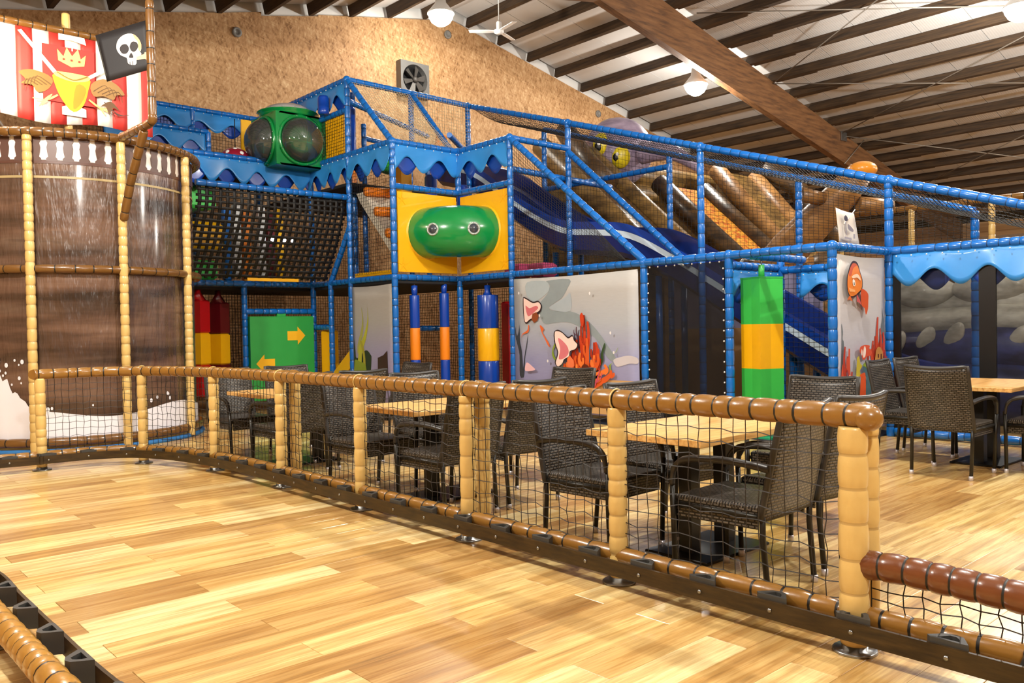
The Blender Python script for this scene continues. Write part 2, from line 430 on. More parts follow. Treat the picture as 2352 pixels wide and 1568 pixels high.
for k in range(-31, 51):
    yc = 3.5386 + (k+.5)*PW
    off = 1.02 if k % 2 == 0 else 1.63
    for i in range(-4, 9):
        xc = off + (i+.5)*PL
        q = [sum(W[r][c]*(xc, yc, -CH)[c] for c in range(3)) for r in range(3)]
        vis = q[2] > 1.5 and abs(q[0]/q[2])*F < 1176+420 and abs(q[1]/q[2])*F < 784+160
        cells.append((0 if vis else 1, math.hypot(xc, yc), xc, yc))
cells.sort()
mb0, pv, pf = plank_mb(); mb0.add(pv, pf); first = mb0.build('plank', PLANK, fl)
rest = MB()
for n, (vis, d, xc, yc) in enumerate(cells):
    if vis == 0 and n < 296:
        o = first if n == 0 else first.copy()
        if n: COL.objects.link(o)
        o.location = (xc, yc, 0)
    else:
        _, v2, f2 = plank_mb((xc, yc, 0)); rest.add(v2, f2)
tag(rest.build('plank_field', PLANKR, fl), kind='stuff')
# gable wall
pts = [(XL, 0), (XR, 0), (XR, roofz(XR)), (RX, roofz(RX)), (XL, roofz(XL))]
top = [(XL, roofz(XL))]
rag = random.Random(5)
wb = MB(); wb.prism([(XL, -.1), (XR, -.1), (XR, roofz(XR)), (RX, roofz(RX)-.02), (9.0, roofz(9.0)+.03), (9.0, roofz(9.0)), (7.7, roofz(7.7)-.02), (7.7, roofz(7.7)+.06), (6.9, roofz(6.9)+.02), (4.2, roofz(4.2)-.03), (XL, roofz(XL))], (0, YW, 0), (1, 0, 0), (0, 0, 1), -.12)
wall = tag(wb.build('wall_back', OSB), kind='structure')
# white closing boards behind the purlins, and small round fittings on the boards
fb = MB()
for s, x0, x1 in ((1, XL, RX), (-1, RX, XR)):
    fb.prism([(x0, roofz(x0)-.03), (x1, roofz(x1)-.03), (x1, roofz(x1)+.3), (x0, roofz(x0)+.3)], (0, YW+.09, 0), (1, 0, 0), (0, 0, 1), -.02)
fb.build('closing_board', WHITE, wall)
for x, z in ((7.16, 7.28), (12.49, 8.41), (17.89, 7.35)):
    MB().lathe([(.10, 0), (.10, .04), (.06, .05), (.05, .02), (.0, .02)], (x, YW, z), 18, 0, (0, -1, 0)).build('round_vent', plain('vent_grey', '#7E7C78', .5), wall)
wr = MB().box((XR+.06, (YF+YW)/2, 2.3), (.12, YW-YF, 4.8)).build('wall_right', OSB); tag(wr, kind='structure')
wl = MB().box((XL-.06, (YF+YW)/2, 2.3), (.12, YW-YF, 5.6)).build('wall_left', OSB); tag(wl, kind='structure')
wf = MB().prism([(XL, -.1), (XR, -.1), (XR, roofz(XR)+.3), (RX, roofz(RX)+.3), (XL, roofz(XL)+.3)], (0, YF, 0), (1, 0, 0), (0, 0, 1), .12).build('wall_front', OSB); tag(wf, kind='structure')
# roof
ceil = thing('ceiling', None, None, (0, 0, 0), kind='structure')
ang = math.atan(SL)
k = 0
y = YW
while y > YF:
    for s, x0, x1 in ((-1, XL, RX), (1, RX, XR)):
        L = abs(x1-x0)/math.cos(ang); xm = (x0+x1)/2
        rot = Matrix.Rotation(ang if s > 0 else -ang, 3, 'Y')
        MB().box((0, 0, 0), (L, 1.035, .02), 0, rot).build('roof_sheet', SHEET, ceil, (xm, y-.525, roofz(xm)+.25))
    y -= 1.05
xs = [3.79+i*1.0 for i in range(-9, 9)] + [13.13+1.025*i for i in range(0, 18)]
for i, x in enumerate(xs):
    if x > XR: break
    rot = Matrix.Rotation(ang if x > RX else -ang, 3, 'Y')
    MB().box((0, 0, 0), (.10, YW-YF-.02, .23), 0, rot).build('purlin', PURLIN, ceil, (x, (YF+YW)/2, roofz(x)+.118))
# purlin splices beside the main beam
for i, x in enumerate(xs):
    if x < RX or x > XR: continue
    rot = Matrix.Rotation(ang, 3, 'Y')
    MB().box((0, 0, 0), (.14, 1.1, .17), 0, rot).build('purlin_splice', PURLIN, ceil, (x+.04, 10.65, roofz(x)+.085))
for s, x0, x1 in ((-1, XL, RX), (1, RX, XR)):
    b = MB(); d = .94
    b.prism([(x0, roofz(x0)-d+(.25 if s < 0 else 0)), (x1, roofz(x1)-d+(.0 if s < 0 else .25)), (x1, roofz(x1)+.0), (x0, roofz(x0)+.0)], (0, 11.43, 0), (1, 0, 0), (0, 0, 1), .18)
    b.build('main_beam', GLULAM, ceil)
for a, b in (((15.51, 10.9, 8.17), (18.72, 5.42, 7.49)), ((19.26, 11.25, 7.38), (15.0, 4.2, 8.25)), ((19.28, 11.25, 7.38), (23.4, 4.1, 6.52)), ((22.9, 11.25, 6.62), (19.0, 4.1, 7.42)),
             ((23.09, 11.25, 6.58), (29.0, 5.4, 5.33)), ((27.95, 11.25, 5.56), (24.0, 5.8, 6.38)), ((23.06, 11.24, 5.79), (24.37, 11.2, 6.72))):
    MB().tube([a, b], .014, 6).build('bracing_rod', WIRE, ceil)
MB().box((23.0, 11.22, 6.55), (.3, .03, .25)).build('beam_plate', STEEL, ceil)

# ---- lamps
def lamp(x, y, z, label, power, off=None, group='high bay lamps under the roof'):
    t = thing('hanging_lamp', label, 'lamp', (x, y, z), group=group)
    MB().lathe([(.03, .30), (.07, .28), (.09, .16), (.17, .06), (.22, .0), (.215, -.015), (.21, .0), (.0, .01)], sides=24).build('reflector', WHITE, t)
    MB().lathe([(.0, -.2), (.08, -.19), (.15, -.14), (.19, -.07), (.205, .004)], sides=24).build('diffuser' if off is None else 'lamp_diffuser_%s_offscreen' % off, LAMPM, t)
    t.scale = (1.35, 1.35, 1.35)
    h = (roofz(x)-z)/1.35
    MB().tube([(0, 0, .28), (0, 0, max(.35, h+.05))], .008, 6).build('cable', WIRE, t)
    nm = 'bulb' if off is None else 'hall_lamp_%s_offscreen' % off
    l = bpy.data.lights.new(nm, 'POINT'); l.energy = power; l.color = (1, .945, .86); l.shadow_soft_size = .11
    lo = bpy.data.objects.new(nm, l); COL.objects.link(lo); lo.parent = t; lo.location = (0, 0, -.36)
    return t
lamp(11.0, 14.3, 8.08, 'glowing high bay lamp hanging close to the gable wall near the ridge', LAMP_W*.14)
lamp(17.0, 12.0, 7.12, 'glowing high bay lamp on a thin wire behind the main beam', LAMP_W*.38)
lamp(17.1, 5.0, 6.95, 'glowing high bay lamp hanging over the toddler area by the bracing rods', LAMP_W*.9)
lamp(6.4, 3.2, 6.65, 'high bay lamp hanging over the wicker chairs and tables', LAMP_W*.9, 'tables')
lamp(0.4, 6.5, 5.4, 'high bay lamp hanging over the curve of the kart track', LAMP_W*.9, 'curve')
lamp(0.6, -1.5, 5.45, 'high bay lamp hanging over the straight of the kart track', LAMP_W*.8, 'straight')
lamp(8.5, -2.5, 7.1, 'high bay lamp hanging over the open floor beside the low barrier', LAMP_W*.8, 'open_floor')
lamp(24.5, 1.0, 5.5, 'unseen fill lamp added to light the roof over the far side of the hall', LAMP_W*.9, 'roof_fill_side')  # added out of view to brighten the underside of the roof
lamp(20.0, -3.5, 6.45, 'unseen fill lamp added to light the roof near the far end of the hall', LAMP_W*.9, 'roof_fill_end')  # second unseen lamp, likewise added for a brighter roof
t = thing('flood_lamp', 'bright flood lamp on a bracket shining on the striped sail', 'lamp', (1.75, 10.55, 4.5))
MB().box((0, 0, .06), (.22, .14, .16), 0, None, .01).build('housing', BLACKM, t); MB().box((.02, .075, .06), (.18, .008, .12)).build('flood_lamp_diffuser_offscreen', LAMPM, t)
MB().tube([(0, 0, 0), (0, 0, -.5), (.25, -.15, -.95)], .015, 8).build('bracket', STEEL, t)
l = bpy.data.lights.new('flood_lamp_left_offscreen', 'POINT'); l.energy = 130; l.color = (1, .86, .6); l.shadow_soft_size = .06
lo = bpy.data.objects.new('flood_lamp_left_offscreen', l); COL.objects.link(lo); lo.parent = t; lo.location = (.02, .16, .06)
# white ceiling fan
t = thing('ceiling_fan', 'white three blade ceiling fan hanging near the gable wall', 'fan', (12.4, 14.0, 7.95))
MB().lathe([(.05, .78), (.05, .70), (.012, .68), (.012, .2), (.04, .2), (.06, .16), (.06, .02), (.11, .0), (.11, -.06), (.03, -.09)], sides=18).build('motor', WHITE, t)
for k in range(3):
    a = .35+k*2*PI/3; r = Matrix.Rotation(a, 3, 'Z')
    MB().prism([(.08, -.045), (.25, -.07), (.66, -.06), (.68, .05), (.25, .06), (.08, .04)], (0, 0, -.03), r @ Vector((1, 0, 0)), r @ Vector((0, 1, .12)), .012).build('blade', WHITE, t)
# wall fan
t = thing('exhaust_fan', 'square grey exhaust fan with six blades set in the gable wall', 'fan', (11.38, YW-.16, 7.08))
fr = MB(); 
N_ = 32; outer = []; 
for k in range(N_):
    a = 2*PI*k/N_; ca, sa = math.cos(a), math.sin(a); m = max(abs(ca), abs(sa)); outer.append((ca/m*.40, sa/m*.40))
inner = [(math.cos(2*PI*k/N_)*.345, math.sin(2*PI*k/N_)*.345) for k in range(N_)]
vs = [(p[0], -.03, p[1]) for p in outer]+[(p[0], -.03, p[1]) for p in inner]+[(p[0], .16, p[1]) for p in outer]+[(p[0]*.93, .12, p[1]*.93) for p in inner]
fs = []
for k in range(N_):
    j = (k+1) % N_; fs += [(k, j, N_+j, N_+k), (N_+k, N_+j, 3*N_+j, 3*N_+k), (2*N_+k, 2*N_+j, j, k)]
FANG = plain('fan_grey', '#6E6D6B', .5, .3); FAND = plain('fan_dark', '#4A4744', .5, .3)
fr.add(vs, fs); fr.build('frame', FANG, t)
MB().lathe([(.33, 0), (.33, -.02), (0, -.02)], (0, .10, 0), 24, 0, (0, -1, 0)).build('backing', BLACKM, t)
MB().lathe([(.07, 0), (.07, .05), (.03, .08), (0, .08)], (0, .0, 0), 16, 0, (0, -1, 0)).build('hub', FAND, t)
for k in range(6):
    a = .3+k*PI/3; d = Vector((math.cos(a), 0, math.sin(a))); e = Vector((-math.sin(a), -.45, math.cos(a)))
    MB().prism([(.06, -.03), (.29, -.075), (.31, .06), (.06, .03)], (0, .0, 0), d, e, .008).build('blade', FAND, t)

# ================================================================== FENCE ROUND THE TRACK
fence = thing('padded_fence', 'beige and brown padded fence with black netting curving round the kart track', 'fence', (3.18, 4.0, 0))
def fchild(o): o.matrix_parent_inverse = fence.matrix_basis.inverted(); return o
FP = catmull([(3.18, 1.44, 0), (3.18, 4, 0), (3.18, 6.3, 0), (3.17, 7.1, 0), (3.10, 7.75, 0), (2.97, 8.3, 0), (2.74, 8.72, 0), (2.38, 8.93, 0), (1.96, 8.98, 0), (1.9, 8.98, 0)], 10)
def lift(P, z): return [Vector((p.x, p.y, z)) for p in P]
foamr = foam_tube(MB(), lift(FP, .925), .05, .115, 14, .3).build('top_rail', BRM, fence, (-3.18, -4, 0))
BP = FP + catmull([(1.9, 8.98, 0), (1.5, 9.05, 0), (.9, 9.1, 0), (.2, 8.9, 0), (-.6, 8.3, 0), (-1.2, 7.2, 0)], 8)[1:]
foam_tube(MB(), lift([Vector((3.18, .2, 0))]+BP, .14), .043, .15, 12, .3).build('bottom_rail', BRM, fence, (-3.18, -4, 0))
posts = [(3.16, 1.52), (3.18, 2.75), (3.18, 3.955), (3.18, 5.18), (3.18, 6.42), (3.12, 7.66), (2.80, 8.66), (1.96, 8.98)]
flange = MB().lathe([(.085, 0), (.085, .008), (.08, .012), (.05, .012), (.05, .02), (.0, .02)], sides=20)
for i, (x, y) in enumerate(posts):
    r = .056 if i == 0 else .047
    p = foam_tube(MB(), [(0, 0, .03), (0, 0, .885)], r, .105 if i else .115, 14, .25).build('post', BEM, fence, (x-3.18, y-4, 0))
    MB().lathe([(.085, 0), (.085, .008), (.08, .012), (.05, .012), (.05, .03), (.0, .03)], sides=20).build('floor_flange', STEEL, p)
    if i < 7 and i > 0: MB().tube([Vector((math.cos(a)*.052, 0, math.sin(a)*.052+.0))+Vector((0, .0, .925)) for a in [2*PI*k/16 for k in range(16)]], .005, 5, 0, False, True, True).build('tie_loop', BEIGE, p)
for (x, y) in ((3.30, 1.53), (3.305, 3.955), (3.31, 6.42)):
    p = foam_tube(MB(), [(0, 0, .0), (0, 0, .89)], .047, .14, 12, .25).build('brace_post', BEM, fence, (x-3.18, y-4, 0))
    foam_tube(MB(), [(3.18, y, .925), (3.25, y, .927), (x, y, .925), (x+.03, y, .915)], .047, .07, 12).build('brace_rail', BRM, fence, (-3.18, -4, 0))
MB().sphere((0, 0, 0), .055, 0, 16, 10, (1, 1, .92)).build('rail_end', BROWN, fence, (3.17-3.18, 1.46-4, .92)); MB().sphere((0, 0, 0), .052, 0, 16, 10).build('rail_end', BROWN, fence, (3.315-3.18, 1.53-4, .915))
# netting bay by bay
fpath = Path(FP)
def spos(pt):
    best = min(range(400), key=lambda k: (fpath.at(fpath.L*k/400)-Vector((pt[0], pt[1], 0))).length); return fpath.L*best/400
sp_ = [spos(p) for p in posts]
for a, b in zip(sp_, sp_[1:]):
    n = max(4, round((b-a)/.062))
    def fn(u, v, a=a, b=b):
        p = fpath.at(a+(b-a)*u); return Vector((p.x, p.y, .185+.70*v + .006*math.sin(u*40)+.003*math.sin(v*25)))
    net(MB(), fn, n, 11, .0026, 1, .006).build('net_panel', NETD, fence, (-3.18, -4, 0))
# low barrier continuing from the end post
low = thing('low_barrier', 'low dark brown padded rail with loose netting beyond the end post', 'barrier', (3.18, .8, 0))
foam_tube(MB(), [(0, .70, .345), (0, .55, .352), (0, -.05, .335), (0, -.7, .32)], .056, .085, 14, .25).build('top_rail', DBM, low)
def fn(u, v): return Vector((.004*math.sin(v*9), .66-1.3*u, .175+.125*v+.008*math.sin(u*60)*math.sin(v*3)))
net(MB(), fn, 20, 3, .0028, 1, .007).build('net_panel', NETD, low)
for yy in (-.65,):
    foam_tube(MB(), [(0, yy, 0), (0, yy, .32)], .047, .13, 12).build('post', BEM, low)
MB().prism([(0, 0), (.17, 0), (.17, .15), (.05, .15)], (-.06, .14, .09), (0, -1, 0), (0, .0, 1), .012).build('metal_plate', STEEL, low)

# ---- kart track edging (dark strip on rubber brackets)
def offset(P, d):
    out = []
    for i in range(len(P)):
        a = P[max(0, i-1)]; b = P[min(len(P)-1, i+1)]; t = (b-a); t.z = 0; t.normalize(); out.append(P[i]+Vector((-t.y, t.x, 0))*d)
    return out
STRIP = mat_wood('dark_strip', ['#1E150C', '#35260F', '#453317'], (2, 2, 14), .45)
def edging(name, label, path, side, brks, cat='track edging'):
    t = thing(name, label, cat, tuple(path[0][:2])+(0,)); o = Vector((path[0].x, path[0].y, 0))
    A = [p-o for p in path]; B = offset(A, .014*side)
    mb = MB(); n = len(A); vs = [Vector((p.x, p.y, z)) for z in (.072, .148) for p in A]+[Vector((p.x, p.y, z)) for z in (.072, .148) for p in B]
    fs = []
    for i in range(n-1):
        fs += [(i, i+1, n+i+1, n+i), (2*n+i+1, 2*n+i, 3*n+i, 3*n+i+1), (n+i, n+i+1, 3*n+i+1, 3*n+i), (2*n+i, 2*n+i+1, i+1, i)]
    mb.add(vs, fs); mb.build('strip', STRIP, t)
    P = Path(A); first = None
    for s in brks:
        p = P.at(s); q = P.at(s+.05); d = (q-p).normalized(); nrm = Vector((-d.y, d.x, 0))*side
        if first is None:
            b = MB(); out = [(-.07, .014), (.06, .014), (.075, .03), (.03, .082), (.0, .092), (-.03, .082)]; inn = [(-.035, .028), (.04, .028), (.012, .07), (-.008, .07), (-.02, .06), (-.03, .045)]
            n = 6; vs = [(x, y, z) for z in (.08, .168) for x, y in out]+[(x, y, z) for z in (.08, .168) for x, y in inn]; fs = []
            for i in range(n):
                j = (i+1) % n; fs += [(i, j, n+j, n+i), (2*n+j, 2*n+i, 3*n+i, 3*n+j), (n+i, n+j, 3*n+j, 3*n+i), (j, i, 2*n+i, 2*n+j)]
            b.add(vs, fs); first = b.build('bracket', RUBBER, t); o2 = first
        else: o2 = first.copy(); COL.objects.link(o2)
        o2.location = (p.x, p.y, 0); o2.rotation_euler.z = math.atan2(d.y, d.x)
        if side < 0: o2.scale = (1, -1, 1)
        m = MB().lathe([(.009, 0), (.009, .003), (0, .004)], (p.x-nrm.x*.001, p.y-nrm.y*.001, .11), 10, 0, -nrm).build('screw', STEEL, t)
    return t
OP = offset(BP, .125)
OP = [Vector((3.05, .0, 0)), Vector((3.05, .7, 0))]+OP
edging('track_edging', 'dark brown strip on black rubber brackets running beside the padded fence', OP, -1, [.45+.345*k for k in range(34)])
IP = [Vector((.93, 1.8, 0)), Vector((.85, 2.9, 0)), Vector((.835, 3.6, 0)), Vector((.83, 4.2, 0)), Vector((.83, 4.7, 0))]
IP = catmull(IP+[Vector((.74, 5.15, 0)), Vector((.45, 5.5, 0)), Vector((0, 5.6, 0)), Vector((-.6, 5.3, 0))], 6)
edging('track_edging', 'dark brown strip on black rubber brackets round the inner side of the track', IP, 1, [.62+.385*k for k in range(13)])
ik = thing('padded_kerb', 'shiny tan padded tube lying along the inner side of the track', 'kerb', (.75, 3.4, 0))
IK = [p-Vector((.75, 3.4, 0)) for p in offset(IP, .135)]
foam_tube(MB(), lift(IK, .12), .05, .10, 14, .3).build('tube', [foam('tan_foam', '#B08038'), TIE], ik)
for k in (6, 16, 26):
    p = IK[min(k, len(IK)-1)]; MB().lathe([(.05, 0), (.05, .01), (.02, .01), (.02, .1)], (p.x, p.y, 0), 12).build('foot', STEEL, ik)

# ================================================================== PIRATE SHIP
SC = Vector((2.95, 11.45, 0)); SR = 1.42
ship = thing('pirate_ship', 'round pirate ship play tower with wood printed hull and beige padded poles', 'play ship', tuple(SC))
def ring(r, z, n=96): return [Vector((r*math.cos(2*PI*k/n), r*math.sin(2*PI*k/n), z)) for k in range(n+1)]
foam_tube(MB(), ring(SR+.02, 3.52), .052, .105, 14, .2).build('top_ring', SHM, ship)
foam_tube(MB(), ring(SR+.01, 2.03), .046, .17, 14, .2).build('middle_ring', SHM, ship)
foam_tube(MB(), ring(SR+.0, .12), .05, .2, 14, .2).build('bottom_ring', SHM, ship)
MB().tube(ring(SR+.02, .02)[:-1], .03, 8, 0, False, True, True).build('floor_mat_edge', plain('mat_blue', '#2B6FAE', .6), ship)
pole_angles = [-160, -122.5, -85.3, -47, 6, 36, 65, 102, 140, 170]
for a in pole_angles:
    a = math.radians(a); x, y = (SR+.03)*math.cos(a), (SR+.03)*math.sin(a)
    foam_tube(MB(), [(0, 0, .02), (0, 0, 2.0), (0, 0, 3.48)], .048, .115, 12, .25).build('pole', BEM, ship, (x, y, 0))
def skin(r, z0, z1, n=96):
    return MB().grid(lambda u, v: (r*math.cos(2*PI*u), r*math.sin(2*PI*u), z0+(z1-z0)*v), n, max(1, int((z1-z0)/.2)))
skin(SR-.04, .13, 3.23).build('hull_sheet', HULL, ship)
skin(SR-.045, 3.18, 3.50).build('balustrade_backing', plain('ship_white', '#EDE8E2', .5), ship)
MB().grid(lambda u, v: ((SR-.035)*math.cos(2*PI*u), (SR-.035)*math.sin(2*PI*u), 3.03+.025*v), 96, 1).build('hull_band', plain('hull_band', '#A89468', .4), ship)
MB().grid(lambda u, v: ((SR-.034)*math.cos(2*PI*u), (SR-.034)*math.sin(2*PI*u), 3.19+.035*v), 96, 1).build('hull_ledge', plain('hull_ledge', '#5A3A2E', .4), ship)
BAL = plain('printed_baluster', '#5B4138', .4)
prof = [(.055, 0), (.055, .03), (.035, .05), (.045, .10), (.05, .15), (.04, .20), (.055, .23), (.055, .28)]
first = None
for k in range(54):
    a = 2*PI*k/54; 
    if first is None:
        b = MB(); n = len(prof)
        vs = [(-p[0], .002-.0, p[1]) for p in prof]+[(p[0], .002, p[1]) for p in prof]+[(-p[0], -.003, p[1]) for p in prof]+[(p[0], -.003, p[1]) for p in prof]
        fs = []
        for i in range(n-1): fs += [(i, i+1, n+i+1, n+i), (2*n+i, 3*n+i, 3*n+i+1, 2*n+i+1), (i, 2*n+i, 2*n+i+1, i+1), (n+i+1, 3*n+i+1, 3*n+i, n+i)]
        b.add(vs, fs); first = b.build('baluster', BAL, ship); o = first
    else: o = first.copy(); COL.objects.link(o)
    r = SR-.036; o.location = (r*math.cos(a), r*math.sin(a), 3.215); o.rotation_euler.z = a+PI/2
# painted bow wave at the foot of the hull
def wave_top(a):
    d = math.degrees(a)
    base = .42+.05*math.sin(a*5)
    s = max(0, 1-abs((d+150)/26)); return base+.75*s*(1+.12*math.sin(a*90)+.08*math.sin(a*47))
wmb = MB(); wmb.grid(lambda u, v: ((SR-.032)*math.cos(-PI+PI*u), (SR-.032)*math.sin(-PI+PI*u), .15+(wave_top(-PI+PI*u)-.15)*v), 160, 3)
wmb.build('painted_wave', plain('wave_white', '#E9E9F2', .4, 0, .2), ship)
dr = MB(); rr = random.Random(11)
for k in range(60):
    a = math.radians(rr.uniform(-165, -128)) if k < 46 else math.radians(rr.uniform(-120, -55)); z = wave_top(a)+rr.uniform(.02, .42 if k < 46 else .12); s = rr.uniform(.012, .03)
    r = SR-.031; c = Vector((r*math.cos(a), r*math.sin(a), z)); t_ = Vector((-math.sin(a), math.cos(a), 0))
    dr.add([c+t_*(s*math.cos(q)*.7)+Vector((0, 0, s*math.sin(q))) for q in [2*PI*i/8 for i in range(8)]], [tuple(range(8))])
dr.build('painted_spray', plain('wave_white', '#E9E9F2'), ship)
# mast in the middle, bowsprit with flag pole
foam_tube(MB(), [(0, .19, 0), (0, .19, 5.38)], .05, .16, 12).build('mast', BEM, ship)
foam_tube(MB(), catmull([(.12, -1.43, 3.53), (.14, -1.9, 3.53), (.17, -2.31, 3.55), (.17, -2.35, 3.62)], 5), .046, .12, 12).build('bowsprit', SHM, ship)
foam_tube(MB(), [(.17, -2.35, 3.57), (.17, -2.35, 4.82)], .044, .2, 12, .2).build('flag_pole', SHM, ship)
foam_tube(MB(), [(.165, -2.10, 3.50), (.14, -1.68, 2.98), (.12, -1.49, 2.60)], .046, .16, 12, .2).build('strut', SHM, ship)
MB().lathe([(.044, 0), (.02, .03), (0, .035)], (.17, -2.35, 4.82), 12).build('pole_cap', SHIPBR, ship)
# sail
sail = thing('striped_sail', 'red and white striped sail with gold crest hanging over the pirate ship', 'sail', (3.0, 11.555, 0))
foam_tube(MB(), [(-3.0, 0, 5.13), (1.0, 0, 5.13)], .045, .17, 12, .2).build('yard', SHM, sail)
SRED = plain('sail_red', '#C8362E', .55); SWHT = plain('sail_white', '#F0E6DC', .55)
x = .96; k = 0; first_w = .14
while x > -2.4:
    wd = .14 if k == 0 else .182
    def fn(u, v, x=x, wd=wd): return ((x-wd+wd*u), .02*math.sin((x-wd+wd*u)*6)*math.sin(v*PI), 3.97+1.115*v+.03*math.sin((x-wd+wd*u)*5)*(1-v))
    MB().grid(fn, 3, 8, 0, .004).build('sail_stripe', SRED if k % 2 == 0 else SWHT, sail); x -= wd; k += 1
GOLD = '#D9A520'; GOLDL = '#F2D27A'
sh = [('#C8362E', [(-.36, .2), (-.36, .9), (.24, .9), (.24, .2)], 0),
      ('#F0E6DC', [(-.17, 1.06), (.13, 1.06), (.15, .97), (-.02, 1.0), (-.17, .98)], 0), ('#F0E6DC', [(-.15, .05), (.13, .05), (.13, .15), (-.02, .2), (-.15, .15)], 0),
      ('#E8DED0', [(-.62, 1.0), (-.58, 1.02), (-.2, .58), (-.24, .55)], 0), ('#E8DED0', [(.54, .80), (.52, .84), (.16, .58), (.19, .55)], 0),
      (GOLD, [(-.22, .56), (-.22, .40), (-.14, .22), (-.02, .10), (.10, .20), (.16, .40), (.16, .56)]), (GOLDL, [(-.2, .58), (.15, .58), (.16, .52), (-.02, .48), (-.21, .52)]),
      ('#B88A1C', [(-.02, .14), (.08, .24), (.13, .42), (.02, .44)]),
      (GOLDL, [(-.18, .72), (-.19, .86), (-.12, .78), (-.08, .90), (-.02, .80), (.05, .90), (.08, .78), (.14, .84), (.12, .70), (-.03, .66)], 0),
      ('#8A6A34', [(-.25, .48), (-.45, .55), (-.62, .50), (-.55, .42), (-.6, .36), (-.48, .36), (-.42, .28), (-.3, .34)]), ('#A07A44', [(.19, .48), (.34, .58), (.5, .54), (.6, .42), (.5, .40), (.46, .33), (.34, .36), (.22, .34)]),
      *[('#6A4A24', stroke([(.22+.05*k, .40-.01*k), (.36+.055*k, .50-.02*k), (.42+.05*k, .40-.03*k)], .006, .003), 0) for k in range(4)], *[('#6A4A24', stroke([(-.27-.05*k, .40-.01*k), (-.42-.04*k, .48-.02*k), (-.46-.04*k, .38-.03*k)], .006, .003), 0) for k in range(4)],
      ('#8A6A24', stroke([(-.2, .57), (-.02, .50), (.15, .57)], .006, .006), 0), *[('#C23A30', [(x_-.012, .73), (x_+.012, .73), (x_+.012, .755), (x_-.012, .755)], 0) for x_ in (-.12, -.03, .06)], ('#E8DED0', stroke([(-.02, .86), (-.02, .95)], .008, .008), 0), ('#E8DED0', stroke([(-.05, .92), (.01, .92)], .007, .007), 0),
      *[(GOLDL, stroke([(sx*.18-.02, .28), (sx*.3-.02, .2), (sx*(.36+.05*k)-.02, .12+.04*k)], .010, .006), 0) for sx in (-1, 1) for k in range(3)],
      *[('#4A3A30', stroke([(.34, .28), (.42+.03*k, .20-.02*k), (.46+.06*k, .10+.02*k)], .006, .003), 0) for k in range(4)],
      ('#6A4A2A', [(.3, .22), (.42, .30), (.52, .20), (.44, .22), (.40, .12), (.36, .22)]), (GOLDL, [(-.42, .10), (-.34, .16), (-.26, .28), (-.34, .22)])]
decal('crest_print', sail, (0, -.03, 4.02), (1, 0, 0), (0, 0, 1), sh, 3)
# skull flag on the bowsprit pole
fk = .00465/3.92
flg = thing('skull_flag', 'black flag with white skull and crossbones on the bowsprit pole', 'flag', (3.12, 9.10, 4.62))
fu = Vector((-.743, .669, 0)).normalized()   # flag flies away from the pole
def fxy(p): return ((1352-p[0])*fk, (176-p[1])*fk)
fc = [fxy(p) for p in ((1330, 175), (862, 305), (955, 718), (1345, 615))]
def ffn(u, v):
    a = Vector((fc[0][0], fc[0][1], 0)).lerp(Vector((fc[1][0], fc[1][1], 0)), u); b = Vector((fc[3][0], fc[3][1], 0)).lerp(Vector((fc[2][0], fc[2][1], 0)), u); p = b.lerp(a, v)
    return fu*p.x+Vector((0, 0, p.y))
MB().grid(ffn, 10, 6, 0, .004).build('cloth', plain('flag_black', '#161214', .6), flg)
SKW = '#E6DED8'
skf = [('#3A3234', [(960, 500), (1010, 470), (1080, 500), (1060, 560), (990, 560)]),
       ('#E8B890', [(1068, 575), (1075, 550), (1100, 548), (1150, 535), (1150, 560), (1130, 580), (1122, 605), (1100, 605), (1092, 585)]), ('#E8B890', [(1225, 500), (1290, 480), (1300, 462), (1325, 470), (1330, 495), (1338, 520), (1320, 540), (1300, 520), (1225, 530)]), ('#F2E6DC', [(1225, 485), (1240, 465), (1265, 465), (1268, 485), (1250, 495), (1230, 500)]),
       (SKW, [(1050, 430), (1060, 360), (1110, 310), (1180, 295), (1240, 330), (1270, 390), (1265, 450), (1232, 480), (1225, 530), (1222, 565), (1195, 575), (1150, 560), (1138, 510), (1085, 485)]),
       ('#E2A878', [(1200, 300), (1245, 335), (1272, 395), (1262, 450), (1245, 440), (1240, 370), (1215, 340)]),
       ('#241C1C', [(1078, 430), (1098, 395), (1140, 390), (1162, 430), (1140, 470), (1098, 470)]), ('#241C1C', [(1168, 410), (1190, 368), (1232, 375), (1244, 415), (1215, 455), (1183, 450)]),
       ('#241C1C', [(1160, 505), (1180, 465), (1200, 505), (1180, 512)]), ('#241C1C', [(1165, 545), (1170, 545), (1172, 575), (1166, 575)], 0), ('#241C1C', [(1190, 540), (1195, 540), (1197, 575), (1191, 575)], 0)]
# shapes are drawn along the flag's own axis, seen from its front
decal('skull_print', flg, (0, 0, 0), tuple(-fu), (0, 0, 1), [(s[0], [(-fxy(p)[0], fxy(p)[1]) for p in s[1]])+tuple(s[2:]) for s in skf], 3)

